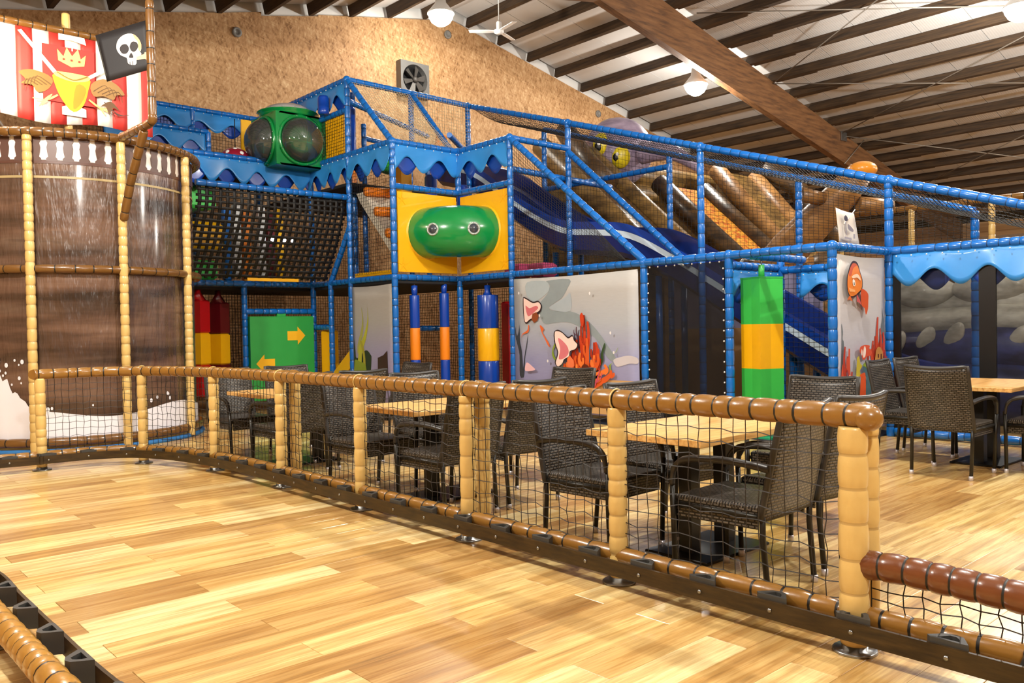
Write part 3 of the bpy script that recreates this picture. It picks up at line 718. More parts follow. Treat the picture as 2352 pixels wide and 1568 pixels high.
# ================================================================== SOFT PLAY FRAME
XA, XB, XC, XD = 6.9, 8.12, 9.34, 10.56
Y0, Y1, Y2, Y3, Y4, Y5, Y6, Y7, Y8, Y9 = 4.1, 5.32, 6.54, 7.76, 8.98, 10.2, 11.42, 12.64, 13.86, 14.6
Z1, Z2, Z3, Z4 = 2.065, 3.40, 4.05, 5.23
play = thing('soft_play_frame', 'large blue padded soft play frame with nets, panels and wavy valances', 'play frame', (0, 0, 0))
def slope(y): return 2.853+(y-4.05)*.3235
for x, y, z0, z1 in ((XB, Y0, 0, Z1), (XB, Y1, 0, Z1), (XB, Y2, 0, Z1), (XB, Y4, 0, Z3), (XB, Y5, 0, Z1), (XB, Y5, Z2, Z3), (XA, Y5, 0, Z3), (XA, Y6, 0, Z4), (XA, Y7, 0, Z3), (5.68, Y7, 0, Z1), (4.46, Y7, 0, Z1),
                     (XC, 4.05, 0, 2.85), (XC, 5.38, 0, Z1), (XC, Y2, 0, slope(Y2)), (XC, Y4, 0, slope(Y4)), (XC, Y6, 0, 5.22), (XB, Y6, Z3, Z4), (XD, 7.97, 0, 3.95), (XD, 5.8, 0, 3.25), (XD, 3.58, 0, 2.56), (XD, 10.75, 0, 4.85), (XD, 1.2, 0, 2.1),
                     (XC, 1.0, 0, Z1), (XA, Y9, 2, Z4), (5.68, Y9, 2, Z4), (4.46, Y9, 2, Z4), (5.66, Y8, 3.9, 4.68), (XC, Y7, 2, 4.7), (XB, 12.9, 2, 5.0), (XC, 13.2, 2, 4.9), (XA+.45, 12.0, Z1, Z4)):
    rail('post', [(x, y, z0), (x, y, (z0+z1)/2), (x, y, z1)], play, BM, .047, .14)
R_ = [
    # level one rails
    [(XB, Y4, Z1), (XB, Y2, Z1)], [(XB, Y2, Z1), (XB, Y1, Z1)], [(XB, Y1, Z1), (XB, Y0, Z1)], [(XB, Y0, Z1), (XC, 4.05, Z1)], [(XC, 4.05, Z1), (XC, .2, Z1)], [(XB, Y5, Z1), (XB, Y4, Z1)], [(XA, Y5, Z1), (XB, Y5, Z1)],
    [(XA, Y7, Z1), (XA, Y6, Z1)], [(XA, Y6, Z1), (XA, Y5, Z1)], [(4.05, Y7, Z1), (5.68, Y7, Z1)], [(5.68, Y7, Z1), (XA, Y7, Z1)],
    # top of level two
    [(3.9, Y7, Z3), (XA, Y7, Z3)], [(XA, Y7, Z3), (XA, Y6, Z3)], [(XA, Y6, Z3), (XA, Y5, Z3)], [(XA, Y5, Z3), (XB, Y5, Z3)], [(XB, Y5, Z3), (XB, Y4, Z3)], [(XB, Y4, Z3), (XC, Y4, Z3)],
    [(XA, Y5, Z2), (XB, Y5, Z2)], [(XB, Y5, Z2), (XB, Y4, Z2)], [(4.47, Y6, 3.38), (XA, Y6, 3.38)],
    # level three
    [(XA, Y6, Z4), (XB, Y6, Z4)], [(XB, Y6, Z4), (XC, Y6, 5.22)], [(XA, Y6, Z4), (XA, Y9, Z4)], [(4.0, Y9, Z4), (XA, Y9, Z4)], [(XA, Y6, 4.76), (XA, 14.0, 4.76)], [(4.0, Y8, 4.68), (5.66, Y8, 4.68)],
    [(XA, Y6, 4.9), (XC, Y6+1.2, 4.9)], [(XB, 12.9, 4.75), (XC, 13.2, 4.75)], [(XB, Y5+.2, 4.35), (XC, Y6, 4.35)],
    # slopes
    [(XA, Y6, Z4), (XA, Y5, Z3)], [(XB, Y6, Z4), (XB, Y5+.12, Z3)], [(XB, Y4, Z3), (XB, Y2, Z1+.03)], [(XC, Y4, Z3-.05), (XC, Y2+.2, Z1+.03)],
    [(XC, Y6, 5.22), (XC, Y4, slope(Y4))], [(XC, Y4, slope(Y4)), (XC, Y2, slope(Y2))], [(XC, Y2, slope(Y2)), (XC, 4.05, 2.853)], [(XC, 4.05, 2.853), (XC, 1.5, slope(1.5))],
    [(XD, 10.75, 4.85), (XD, 7.97, 3.95)], [(XD, 7.97, 3.95), (XD, 3.58, 2.56)], [(XD, 10.75, 3.77), (XD, 7.97, 3.76)], [(XB, Y4, 3.6), (XD, Y4+.2, 3.6)],
    # ground and inner rails
    [(XC, 4.0, .06), (XC, .2, .06)], [(5.68, Y7-.02, 1.62), (XA, Y7-.02, 1.62)], [(XA, Y7, 1.35), (XA, 12.05, 1.35)], [(XA, 12.05, 0), (XA, 12.05, Z1)], [(XA, Y6-.02, 2.95), (XA, 12.05, Z1)],
    [(XB, Y6, 0), (XB, Y6, 1.98)], [(XB, Y6, 1.3), (XB+.5, Y6, 1.3)], [(XC, 5.38, Z1-.13), (XC, Y0, Z1-.13)], [(XB, 5.08, Z1-.02), (XC, 5.08, Z1-.02)], [(XB, 5.41, Z1-.10), (XC, 5.41, Z1-.10)],
]
for p in R_:
    a, b = Vector(p[0]), Vector(p[1]); rail('rail', [a, a.lerp(b, .5), b], play, BM, .046, .135)
for x, y, z in ((XA, Y5, Z3), (XB, Y4, Z3), (XB, Y5, Z3), (XA, Y6, Z4), (XC, 4.05, 2.853), (XC, Y2, slope(Y2)), (XC, Y4, slope(Y4)), (XB, Y0, Z1), (XC, 4.05, Z1), (XB, Y1, Z1), (XB, Y2, Z1), (XA, Y7, Z3), (XC, Y6, 5.22), (XA, Y5, Z1), (XB, Y4, Z1)):
    MB().sphere((0, 0, 0), .062, 0, 14, 8).build('corner_joint', BLUE, play, (x, y, z))

# ---- wavy valances
def valance(p0, p1, drop=.30, amp=.10, pitch=.42, phase=0, parent=play, light=LBLUE, dark=NBLUE, out=.0):
    p0, p1 = Vector(p0), Vector(p1); d = (p1-p0); L = d.length; d.normalize(); nrm = Vector((d.y, -d.x, 0))
    for which, (mat, ph, off, dz) in enumerate(((light, phase, .05, 0), (dark, phase+PI, .0, .05))):
        n = max(16, int(L/.03)); mb = MB()
        def fn(u, v, ph=ph, off=off, dz=dz):
            s = u*L; b = drop-.02+dz+amp*math.sin(2*PI*s/(pitch*1.5)+ph)*1.0
            fold = .018*math.sin(s*7+ph)*(1-v)
            return p0+d*s+nrm*(off*(.4+.6*(1-v))+fold)+Vector((0, 0, -.03-b*(1-v)))
        mb.grid(fn, n, 6, 0, .004); o = mb.build('valance' if which == 0 else 'valance_lining', mat, parent)
    st = MB(); k = .06
    while k < L:
        st.sphere(p0+d*k+nrm*.075+Vector((0, 0, -.065)), .009, 0, 6, 4); k += .16
    tag(st.build('stud_row', WHITE, parent), kind='stuff')
valance((4.6, Y7, Z3), (XA, Y7, Z3), .30, .11, .33, .3)
valance((XA, Y7, Z3), (XA, Y6, Z3), .30, .11, .30, 1.0); valance((XA, Y6, Z3), (XA, Y5, Z3), .30, .11, .32, .2)
valance((XA, Y5, Z3), (XB, Y5, Z3), .30, .11, .38, 2.0); valance((XB, Y5, Z3), (XB, Y4, Z3), .30, .11, .38, 1.2)
valance((XC, 4.0, Z1), (XC, 1.2, Z1), .30, .09, .35, -.6); valance((XB+.05, 5.41, Z1-.12), (XC, 5.41, Z1-.12), .28, .08, .35, 1.5)
valance((XC, Y0+1.0, Z1-.14), (XC, Y0+.2, Z1-.14), .25, .08, .35, 1.5)
valance((4.0, Y8, 4.68), (5.6, Y8, 4.68), .26, .10, .35, 1.0); valance((4.2, Y9, Z4), (XA-.3, Y9, Z4), .28, .09, .40, .6)
valance((XA, 13.6, Z4), (XA, Y6, Z4), .30, .10, .35, .2)

# ---- decks and dark inner panels
for x0, x1, y0, y1, z in ((XA, XC, Y5, Y9, Z1-.07), (XB, XC, Y4, Y5, Z1-.07), (4.05, XA, 12.75, Y9, Z1-.07), (XA, XC, Y6, Y9, Z2+.2), (4.0, XA, Y7+.1, Y9, Z3-.1)):
    MB().box(((x0+x1)/2, (y0+y1)/2, z), (x1-x0, y1-y0, .05), 0, None, .01).build('deck', DECK, play)
MB().box(((XB+XC)/2+.2, (Y0+Y2)/2+.6, .006), (1.6, 3.6, .012)).build('floor_mat', plain('mat_dark', '#1A2438', .7), play)
MB().box((8.42, 5.08, .02), (.55, .5, .04), 0, None, .008).build('crash_mat', plain('mat_teal', '#0F8F62', .5), play)

# ---- yellow corner panels with the bent green tunnel
pan = MB(); pan.box(((XA+XB)/2, Y5, 2.735), (1.10, .03, 1.19), 0, None, .006); pan.build('yellow_panel', YELLOW, play)
pan = MB(); pan.box((XB, (Y4+Y5)/2, 2.735), (.03, 1.10, 1.19), 0, None, .006); pan.build('yellow_panel', YELLOW, play)
cb = Vector((XB, Y5, 2.74)); Rb, rb = .60, .385
el = MB(); arc = []
for k in range(25):
    a = PI+PI/2*k/24; arc.append(cb+Vector((math.cos(a)*Rb, math.sin(a)*Rb, 0)))
el.tube(arc, rb, 32, 0, False); tun = el.build('tunnel', DGREEN, play)
for a in (PI+.02, PI*1.5-.02):
    c = cb+Vector((math.cos(a)*Rb, math.sin(a)*Rb, 0)); t_ = Vector((-math.sin(a), math.cos(a), 0))
    MB().lathe([(rb-.01, -.02), (rb+.025, -.02), (rb+.025, .0), (rb, .01)], c, 32, 0, t_ if a < 4 else -t_).build('flange', YELLOW, tun)
for a in (PI+.50, PI+1.12):
    n_ = Vector((math.cos(a), math.sin(a), 0)); c = cb+n_*(Rb+rb-.012)
    p = MB().lathe([(.085, 0), (.095, .012), (.085, .022), (.07, .022), (.07, .0)], c, 24, 0, n_).build('porthole_ring', plain('clear_rim', '#B9C4BE', .2), tun)
    MB().lathe([(.072, .004), (.06, .03), (.03, .045), (0, .05)], c, 24, 0, n_).build('porthole_dome', plain('dark_dome', '#39404A', .08, 0, .8), tun)
    b = MB()
    for k in range(8):
        q = 2*PI*k/8; s_ = Vector((-n_.y, n_.x, 0)); b.sphere(c+n_*.02+s_*(.083*math.cos(q))+Vector((0, 0, .083*math.sin(q))), .008, 0, 6, 4)
    tag(b.build('bolts', STEEL, tun), kind='stuff')
# moulded star bursts in the panel corners
for (px, py, pz, U) in ((XA+.14, Y5-.016, 3.22, (1, 0, 0)), (XA+.14, Y5-.016, 2.25, (1, 0, 0)), (XB-.016, Y4+.14, 3.22, (0, -1, 0)), (XB-.016, Y4+.14, 2.25, (0, -1, 0))):
    b = MB(); U = Vector(U); N = U.cross(Vector((0, 0, 1)))
    for k in range(5):
        q = .3+k*2*PI/5; b.prism([(.02, -.012), (.11, 0), (.02, .012)], (px, py, pz), U*math.cos(q)+Vector((0, 0, math.sin(q))), -U*math.sin(q)+Vector((0, 0, math.cos(q))), .006)
    b.build('moulded_star', YELLOW, play)

# ---- printed underwater banners
def coral(x, y, h, sp, seed, c0, c1, n=7, w=.022):
    r = random.Random(seed); out = []
    for k in range(n):
        tx = x+sp*(k/(n-1)-.5)*1.6+r.uniform(-.03, .03); tz = y+h*(1-.55*abs(k/(n-1)-.5)*2)*r.uniform(.75, 1.05); mx = x+(tx-x)*r.uniform(.25, .8)
        out.append((c0 if k % 2 else c1, stroke([(x+(tx-x)*.2, y), (mx, y+(tz-y)*.4), (tx+r.uniform(-.03, .03), y+(tz-y)*.75), (tx, tz)], w*1.5, w*.55), 0))
        sx = tx+r.choice((-1, 1))*.05; out.append((c0 if k % 2 else c1, stroke([(tx, y+(tz-y)*.6), (sx, y+(tz-y)*.7), (sx, y+(tz-y)*.85)], w*.7, w*.5), 0))
    return out
def banner(name, o, U, wdt, z0, z1, base_cols, shapes):
    o = Vector(o); U = Vector(U); t = NT(name+'_print')
    sp = t.n('SeparateXYZ'); t.l(t.n('TexCoord').outputs['Object'], sp.inputs[0])
    mr = t.n('MapRange'); mr.inputs[1].default_value = z0; mr.inputs[2].default_value = z1; t.l(sp.outputs[2], mr.inputs[0])
    c = t.ramp(mr.outputs[0], base_cols)
    c = t.mix(.12, c, t.noise(t.coords('Object', (2, 2, 25)), 4, 3), 'SOFT_LIGHT')
    m = t.set(.5, 0, .05, .4, c)
    N = U.cross(Vector((0, 0, 1)))
    b = MB(); b.grid(lambda u, v: o+U*(wdt*u)+Vector((0, 0, z0+(z1-z0)*v-.015*math.sin(PI*u)*(v > .99)))+N*0, 12, 8, 0, .004)
    ob = b.build('banner', m, play)
    decal('print', ob, o, U, (0, 0, 1), shapes, 3)
    return ob
P2 = [
 ('#8E9AA0', [(.68, 1.93), (1.12, 1.93), (1.08, 1.81), (.98, 1.69), (.88, 1.64), (.72, 1.56), (.81, 1.51), (1.15, 1.49), (1.39, 1.4), (1.62, 1.22), (1.8, 1.02), (1.92, .88), (1.93, .8), (1.76, .9), (1.62, 1.09), (1.42, 1.22), (1.14, 1.34), (.87, 1.35), (.65, 1.33), (.55, 1.42), (.51, 1.59), (.7, 1.76), (.74, 1.87)]),
 ('#A9B6BE', [(.28, 1.93), (.64, 1.93), (.73, 1.86), (.7, 1.77), (.51, 1.67), (.41, 1.65), (.27, 1.75)]), ('#A8B4BE', [(1.13, 1.74), (1.04, 1.69), (.76, 1.58), (.73, 1.56), (.8, 1.52), (1.13, 1.5)]),
 ('#C9C4CC', [(1.88, .85), (2.0, .89), (2.14, .91), (2.28, .88), (2.28, .81), (2.15, .81), (2.03, .78), (1.93, .77)]),
 ('#C9A06A', [(.02, .45), (.5, .5), (.91, .58), (1.13, .61), (1.5, .58), (1.86, .59), (2.27, .59), (2.27, .14), (.02, .14)], 0),
 ('#3B4048', [(.01, 1.31), (.05, 1.16), (.1, 1.28), (.09, 1.4), (.11, 1.26), (.11, 1.09), (.15, .94), (.17, .6), (.1, .6), (.1, .89), (.06, 1.04), (.02, 1.16)]), ('#3B4048', [(.29, 1.19), (.26, 1.01), (.22, .86), (.19, .6), (.16, .6), (.21, .89), (.25, 1.04)]),
 *coral(1.27, 1.0, .34, .2, 12, '#4A3040', '#6A4452', 6, .009),
 ('#2C1C20', [(.205, 1.69), (.25, 1.72), (.41, 1.65), (.52, 1.66), (.59, 1.59), (.56, 1.5), (.46, 1.46), (.42, 1.4), (.36, 1.39), (.32, 1.37), (.26, 1.34), (.215, 1.42)]),
 ('#F2D4CC', [(.22, 1.68), (.25, 1.7), (.41, 1.63), (.52, 1.64), (.57, 1.59), (.54, 1.52), (.44, 1.48), (.4, 1.42), (.36, 1.41), (.32, 1.39), (.26, 1.36), (.23, 1.42)]), ('#D4727A', [(.26, 1.6), (.34, 1.56), (.47, 1.59), (.52, 1.56), (.45, 1.51), (.34, 1.45), (.29, 1.47)]),
 ('#8E4A28', [(.40, 1.48), (.48, 1.5), (.53, 1.45), (.5, 1.38), (.43, 1.35), (.38, 1.4)], 0),
 ('#E06A34', [(.31, 1.32), (.33, 1.31), (.31, 1.22), (.2, 1.19), (.16, 1.14), (.19, 1.2), (.29, 1.25)]), ('#E06A34', [(.55, 1.32), (.63, 1.26), (.6, 1.22), (.66, 1.14), (.72, 1.07), (.74, 1.01), (.7, 1.04), (.64, 1.13), (.58, 1.22)]),
 ('#8FA83A', [(.83, 1.06), (.85, 1.03), (.81, .96), (.84, .87), (.89, .82), (.82, .84), (.78, .93)]), ('#8FA83A', [(1.98, 1.02), (1.95, .96), (1.88, .92), (1.94, .96)]), ('#8FA83A', [(1.9, .82), (1.85, .78), (1.86, .68), (1.79, .61), (1.7, .55), (1.68, .58), (1.79, .65), (1.83, .73), (1.82, .78)]),
 ('#35502E', [(1.75, 1.07), (1.76, 1.02), (1.73, .95), (1.73, .85), (1.69, .78), (1.63, .76), (1.69, .85), (1.69, .94)]),
 *coral(1.42, .5, .95, .34, 5, '#C8401E', '#A83216', 9, .03), *coral(1.46, .5, .62, .5, 8, '#EE7A34', '#D85A24', 9, .032), *coral(1.30, .45, .42, .42, 3, '#F08A3C', '#DD6A2C', 7, .026),
 ('#C8401E', [(1.36, 1.43), (1.40, 1.47), (1.43, 1.40), (1.42, 1.30), (1.38, 1.30)]), ('#5E2410', [(1.38, .76), (1.45, .79), (1.51, .75), (1.49, .67), (1.43, .6), (1.37, .64)]),
 ('#C8506A', stroke([(1.6, .5), (1.66, .62), (1.7, .72)], .012, .008), 0), ('#C8506A', stroke([(1.62, .55), (1.7, .6), (1.74, .68)], .01, .007), 0),
 ('#2C1C20', [(.87, 1.21), (.95, 1.25), (1.05, 1.21), (1.14, 1.15), (1.22, 1.18), (1.27, 1.1), (1.33, 1.05), (1.28, .98), (1.18, .95), (1.16, .89), (1.06, .84), (1.02, .77), (.94, .73), (.88, .8), (.91, .87), (.93, .95), (.88, 1.07)]),
 ('#F4DCD4', [(.89, 1.21), (.95, 1.23), (1.04, 1.2), (1.14, 1.13), (1.22, 1.16), (1.25, 1.1), (1.31, 1.05), (1.27, .99), (1.17, .96), (1.15, .89), (1.06, .85), (1.02, .79), (.94, .75), (.9, .8), (.93, .87), (.95, .95), (.9, 1.07)]), ('#DA7A84', [(.95, 1.13), (1.02, 1.11), (1.12, 1.03), (1.15, .95), (1.11, .89), (1.02, .85), (.96, .86), (.99, .99)]),
 ('#E9784A', [(1.12, .86), (1.17, .9), (1.24, .84), (1.25, .76), (1.18, .72), (1.12, .76)], 0), ('#F2C4CC', [(.29, .67), (.3, .77), (.34, .79), (.43, .74), (.49, .69)]),
 ('#7E9C3C', [(1.01, .81), (1.03, .74), (1.09, .68), (1.11, .6), (1.09, .49), (1.05, .55), (1.03, .67)])]
for x, y in ((.18, 1.78), (1.55, 1.72), (.6, 1.45), (1.95, .95), (.75, .82), (1.9, 1.2)):
    P2.append(('#E6E6EA', [(x+.015*math.cos(q), y+.02*math.sin(q)) for q in [2*PI*k/6 for k in range(6)]]))
banner('sea', (XB-.02, 8.92, 0), (0, -1, 0), 2.30, .12, 1.99, [(.0, '#8A86B4'), (.4, '#9A9CC0'), (.65, '#AEB4BE'), (1, '#BCB9B4')], P2)
P3 = [
 ('#6E7880', [(.09, 1.27), (.12, 1.19), (.11, 1.11), (.14, 1.05), (.12, .7), (.07, .7), (.09, 1.11)]), ('#6E7880', [(1.03, 1.44), (1.06, 1.35), (1.09, 1.3), (1.08, 1.23), (1.1, 1.14), (1.05, 1.11), (1.0, 1.21), (1.04, 1.33)]),
 *coral(.90, .5, 1.02, .24, 21, '#C8482E', '#B03A26', 7, .028), *coral(.98, .5, .62, .2, 22, '#E0603C', '#C8482E', 5, .03), ('#C08A4A', [(.83, .97), (.99, .96), (1.01, .6), (.81, .6)]), ('#5E2A1A', [(.87, .93), (.9, .93), (.9, .89), (.87, .89)], 0), ('#5E2A1A', [(.94, .93), (.97, .93), (.97, .87), (.94, .87)], 0),
 *coral(.17, .35, .82, .2, 23, '#D6563C', '#B84030', 6, .028), ('#F2A88A', [(.1, .66), (.2, .74), (.28, .62), (.3, .4), (.08, .4)]), *coral(.12, .4, .4, .2, 24, '#8A2E3A', '#A8404A', 5, .02),
 ('#C9B83E', [(.30, .62), (.34, .91), (.39, .93), (.41, .85), (.46, .82), (.40, .77), (.43, .71), (.36, .62)], 0), ('#4C6C78', [(.46, .82), (.53, .84), (.63, .76), (.65, .3), (.44, .3), (.55, .65), (.5, .73)]), ('#8FA83A', [(.47, .82), (.53, .86), (.6, .8), (.66, .62), (.62, .7), (.54, .8)]),
 ('#E05A2A', [(.38, .68), (.46, .74), (.53, .7), (.5, .3), (.35, .3)]), ('#E88A34', [(.70, .64), (.83, .6), (.9, .3), (.67, .3)]),
 ('#3A2420', [(.125, 1.74), (.155, 1.81), (.21, 1.89), (.28, 1.925), (.37, 1.9), (.425, 1.81), (.475, 1.73), (.465, 1.63), (.37, 1.57), (.28, 1.545), (.185, 1.545), (.125, 1.63)]),
 ('#E8862E', [(.14, 1.74), (.17, 1.8), (.22, 1.87), (.28, 1.9), (.36, 1.88), (.41, 1.81), (.46, 1.73), (.45, 1.64), (.36, 1.59), (.28, 1.56), (.19, 1.56), (.14, 1.63)]), ('#C85A34', [(.17, 1.77), (.21, 1.86), (.27, 1.9), (.36, 1.88), (.32, 1.87), (.26, 1.84), (.22, 1.77)]),
 ('#D0562A', [(.44, 1.63), (.53, 1.62), (.6, 1.58), (.6, 1.51), (.59, 1.42), (.54, 1.36), (.51, 1.43), (.46, 1.45), (.43, 1.51)]), ('#D8682E', [(.19, 1.56), (.24, 1.5), (.17, 1.52), (.12, 1.51), (.16, 1.55)], 0), ('#C85A5A', [(.33, 1.58), (.4, 1.52), (.44, 1.46), (.38, 1.49), (.33, 1.5)], 0),
 ('#F6EFE4', [(.25, 1.73), (.29, 1.72), (.3, 1.67), (.26, 1.66), (.24, 1.7)]), ('#2A3A2C', [(.265, 1.70), (.28, 1.70), (.285, 1.67), (.268, 1.67)], 0), ('#F6D8B8', [(.22, 1.76), (.34, 1.79), (.41, 1.75), (.41, 1.72), (.34, 1.75), (.25, 1.74)]), ('#F2B070', [(.15, 1.64), (.29, 1.62), (.29, 1.60), (.17, 1.60)], 0),
 ('#D8583C', [(.39, 1.02), (.49, 1.04), (.61, 1.03), (.6, 1.0), (.66, .96), (.62, .92), (.56, .92), (.46, .88), (.41, .94), (.38, .97)]), ('#F8E6DC', [(.49, 1.03), (.52, .99), (.5, .92), (.45, .91), (.46, .98)]), ('#F8E6DC', [(.42, 1.0), (.44, .97), (.43, .93), (.405, .95)])]
banner('fish', (XB+.05, Y0-.02, 0), (1, 0, 0), 1.11, .12, 1.99, [(0, '#A6A8C4'), (.4, '#B9BBCB'), (.7, '#C9C9CE'), (1, '#D2CCC6')], P3)
P1 = [('#2E3A2C', [(.02, 1.27), (.03, 1.14), (.06, .99), (.1, .85), (.36, .98), (.49, .92), (.52, .84), (.43, .5), (.11, .5), (.02, .5), (.02, .99)]),
 ('#A8A85C', [(.26, 1.65), (.27, 1.55), (.28, 1.44), (.23, 1.27), (.13, 1.06), (.13, .92), (.21, 1.07), (.3, 1.27), (.31, 1.47)]), ('#B8B83C', [(.43, 1.65), (.44, 1.55), (.42, 1.41), (.32, 1.21), (.18, 1.04), (.13, .8), (.08, .5), (.22, .5), (.25, .92), (.37, 1.14), (.45, 1.38), (.45, 1.55)]), ('#A8A03A', [(.21, 1.12), (.29, 1.07), (.35, .85), (.34, .5), (.27, .5), (.29, .86)]),
 ('#8A9A34', [(.02, .4), (.03, .74), (.06, .83), (.2, .8), (.36, .74), (.38, .4)]), ('#3E2A28', [(.7, .87), (.85, .91), (.96, .98), (.98, .4), (.69, .4)], 0)]
banner('kelp', (XA-.02, 11.36, 0), (0, -1, 0), 1.10, .12, 1.97, [(0, '#8E86B0'), (.45, '#A09CBC'), (.7, '#ADABA8'), (1, '#B4AEA4')], P1)

# ---- dark fine-mesh panels
def screen(a, b, z0, z1, mat=TINT, name='mesh_panel'):
    a, b = Vector((a[0], a[1], 0)), Vector((b[0], b[1], 0)); d = b-a
    return MB().prism([(0, z0), (1, z0), (1, z1), (0, z1)], a, d, (0, 0, 1), .004).build(name, mat, play)
screen((XB, Y2-.06), (XB, Y1+.06), .1, Z1-.06); screen((XC, 3.95), (XC, 3.13), .12, Z1-.05, TINTR); screen((XC, 2.97), (XC, 1.05), .12, Z1-.05, TINTR)
MB().box((XC, 3.05, 1.05), (.03, .16, 1.95)).build('panel_post', BLACKM, play); MB().box((XC, 3.98, 1.05), (.03, .1, 1.95)).build('panel_post', BLACKM, play)
for a, b, z0, z1 in (((XB, Y2-.05), (XB, Y1+.05), .1, Z1-.05), ):
    st = MB()
    for k in range(16):
        for yy in (Y2-.07, Y1+.07): st.sphere((XB-.01, yy, .15+.118*k), .011, 0, 6, 4)
    for k in range(9): st.sphere((XB-.01, Y2-.1-.125*k, Z1-.065), .011, 0, 6, 4)
    tag(st.build('stud_row', WHITE, play), kind='stuff')
# ---- nets
def netobj(fn, nu, nv, t=.0035, mat=NETB, wob=.004, sub=1): return net(MB(), fn, nu, nv, t, sub, wob).build('net_panel', mat, play)
netobj(lambda u, v: (XC+(XD-XC)*v, 11.3-7.7*u, slope(11.3-7.7*u)-.04-(.10)*math.sin(PI*v)+(-.12)*v), 150, 14, .004)          # sagging roof of the slide run
netobj(lambda u, v: (XD, 10.7-7.1*u, 2.1+(slope(10.7-7.1*u)-2.35)*v), 100, 26, .003)
netobj(lambda u, v: (XC+(XD-XC)*v, 4.0-2.4*u, slope(4.0-2.4*u)-.04-.12*math.sin(PI*v)-.12*v), 48, 14, .004)
netobj(lambda u, v: (XA+(XB-XA)*u, Y6-(Y6-Y5)*v, Z4-(Z4-Z3)*v-.05*math.sin(PI*v)), 24, 34, .0035, NETT)
netobj(lambda u, v: (XB+(XC-XB)*u, Y6-.05, Z3+(Z4-Z3)*v), 24, 22, .003, NETT)
netobj(lambda u, v: (XB, Y4-.05-(Y4-Y2-.3)*u, Z1+.06+(Z3-Z1-.12-(Z3-Z1)*u*.96)*v), 46, 34, .003)
netobj(lambda u, v: (XA, Y6-.05-(Y6-Y5-.1)*u, Z1+.08+1.85*v), 22, 36, .0028)
netobj(lambda u, v: (4.0+2.85*u, Y9, Z3+(Z4-Z3)*v), 50, 22, .0035, NETD)
netobj(lambda u, v: (XA, Y9-3.1*u, Z3+(4.76-Z3)*v), 56, 14, .0035, NETD)
netobj(lambda u, v: (XC-.02, Y1+.6-1.7*u, .1+1.9*v), 26, 32, .003)
netobj(lambda u, v: (4.0+5.3*u, Y9+.02, .1+3.85*v), 100, 76, .004)
netobj(lambda u, v: (XC, Y9-5.5*u, .1+1.85*v), 100, 36, .004)
netobj(lambda u, v: (5.72+1.1*u, Y7+.9, .1+1.9*v), 22, 36, .004, NETB)
# woven black webbing wall, every strap a piece of its own
web = bpy.data.objects.new('webbing_wall', None); COL.objects.link(web); web.parent = play
WX0, WX1 = 4.48, 6.84
def wfn(u, v): # v 0 top .. 1 bottom
    y = Y6+.03+.62*max(0, (v-.15)/.85)**1.3; return Vector((WX0+(WX1-WX0)*u, y, 3.34-1.24*v))
nc, nr = 22, 15
rw = random.Random(2)
for i in range(nc+1):
    mb = MB(); u = (i+.5)/(nc+1); off = .006 if i % 2 else -.006
    mb.grid(lambda a, b: wfn(u+(a-.5)*.50/(nc+1)+.0025*math.sin(b*9+i), b)+Vector((0, off*math.cos(b*nr*PI), 0)), 1, 24, 0, .003); mb.build('strap', NETB, web)
for j in range(nr):
    mb = MB(); v = (j+.5)/nr; 
    mb.grid(lambda a, b: wfn(a, v+(b-.5)*.48/nr+.004*math.sin(a*11+j)), 30, 1, 0, .003); mb.build('strap', NETB, web)

# ---- green panel with yellow arrows, between the posts
gp = MB().box((6.29, Y7-.03, .86), (1.12, .10, 1.36), 0, None, .012).build('arrow_panel', GREEN, play)
arrow = [(-.15, -.075), (.03, -.075), (.03, -.15), (.17, 0), (.03, .15), (.03, .075), (-.15, .075)]
decal('arrow_print', gp, (0, Y7-.08, 0), (1, 0, 0), (0, 0, 1), [('#F5B81A', [(6.52+p[0], 1.22+p[1]) for p in arrow], 0)])
decal('arrow_print', gp, (0, Y7-.08, 0), (1, 0, 0), (0, 0, 1), [('#F5B81A', [(5.99-p[0], .78+p[1]) for p in arrow][::-1], 0)])
MB().box((6.29, Y7-.02, 1.58), (.15, .05, .10)).build('strap', GREEN, gp)
# yellow foam column and yellow ramp side in the corner
MB().box((7.03, 12.35, .72), (.20, .20, 1.15), 0, Matrix.Rotation(.5, 3, 'Z'), .02).build('foam_column', YELLOW, play)
MB().prism([(0, .35), (.55, .72), (.55, 1.0), (0, .62)], (XA+.03, 12.0, 0), (0, -1, 0), (0, 0, 1), .04).build('ramp_side', YELLOW, play)
MB().box((5.9, 12.1, 2.10), (.85, .10, .05)).build('yellow_edge', YELLOW, play)
MB().box((XA+.05, 10.8, 2.15), (.04, 1.1, .06)).build('yellow_edge', YELLOW, play)
# log climbing ramp on level two
MB().prism([(-.1, 3.45), (.1, 3.45), (1.0, 2.40), (1.0, 2.28), (.0, 3.30)], (XA+.12, 11.3, 0), (0, -1, 0), (0, 0, 1), -.75).build('climbing_ramp', plain('ramp_white', '#C9C2B2', .6), play)
for k, (y, z) in enumerate(((11.12, 3.46), (10.84, 3.12), (10.54, 2.76))):
    MB().lathe([(.0, -.26), (.07, -.25), (.075, .25), (.0, .26)], (0, 0, 0), 16, 0, (1, 0, .05)).build('log_step', ORANGE, play, (XA+.36, y, z))
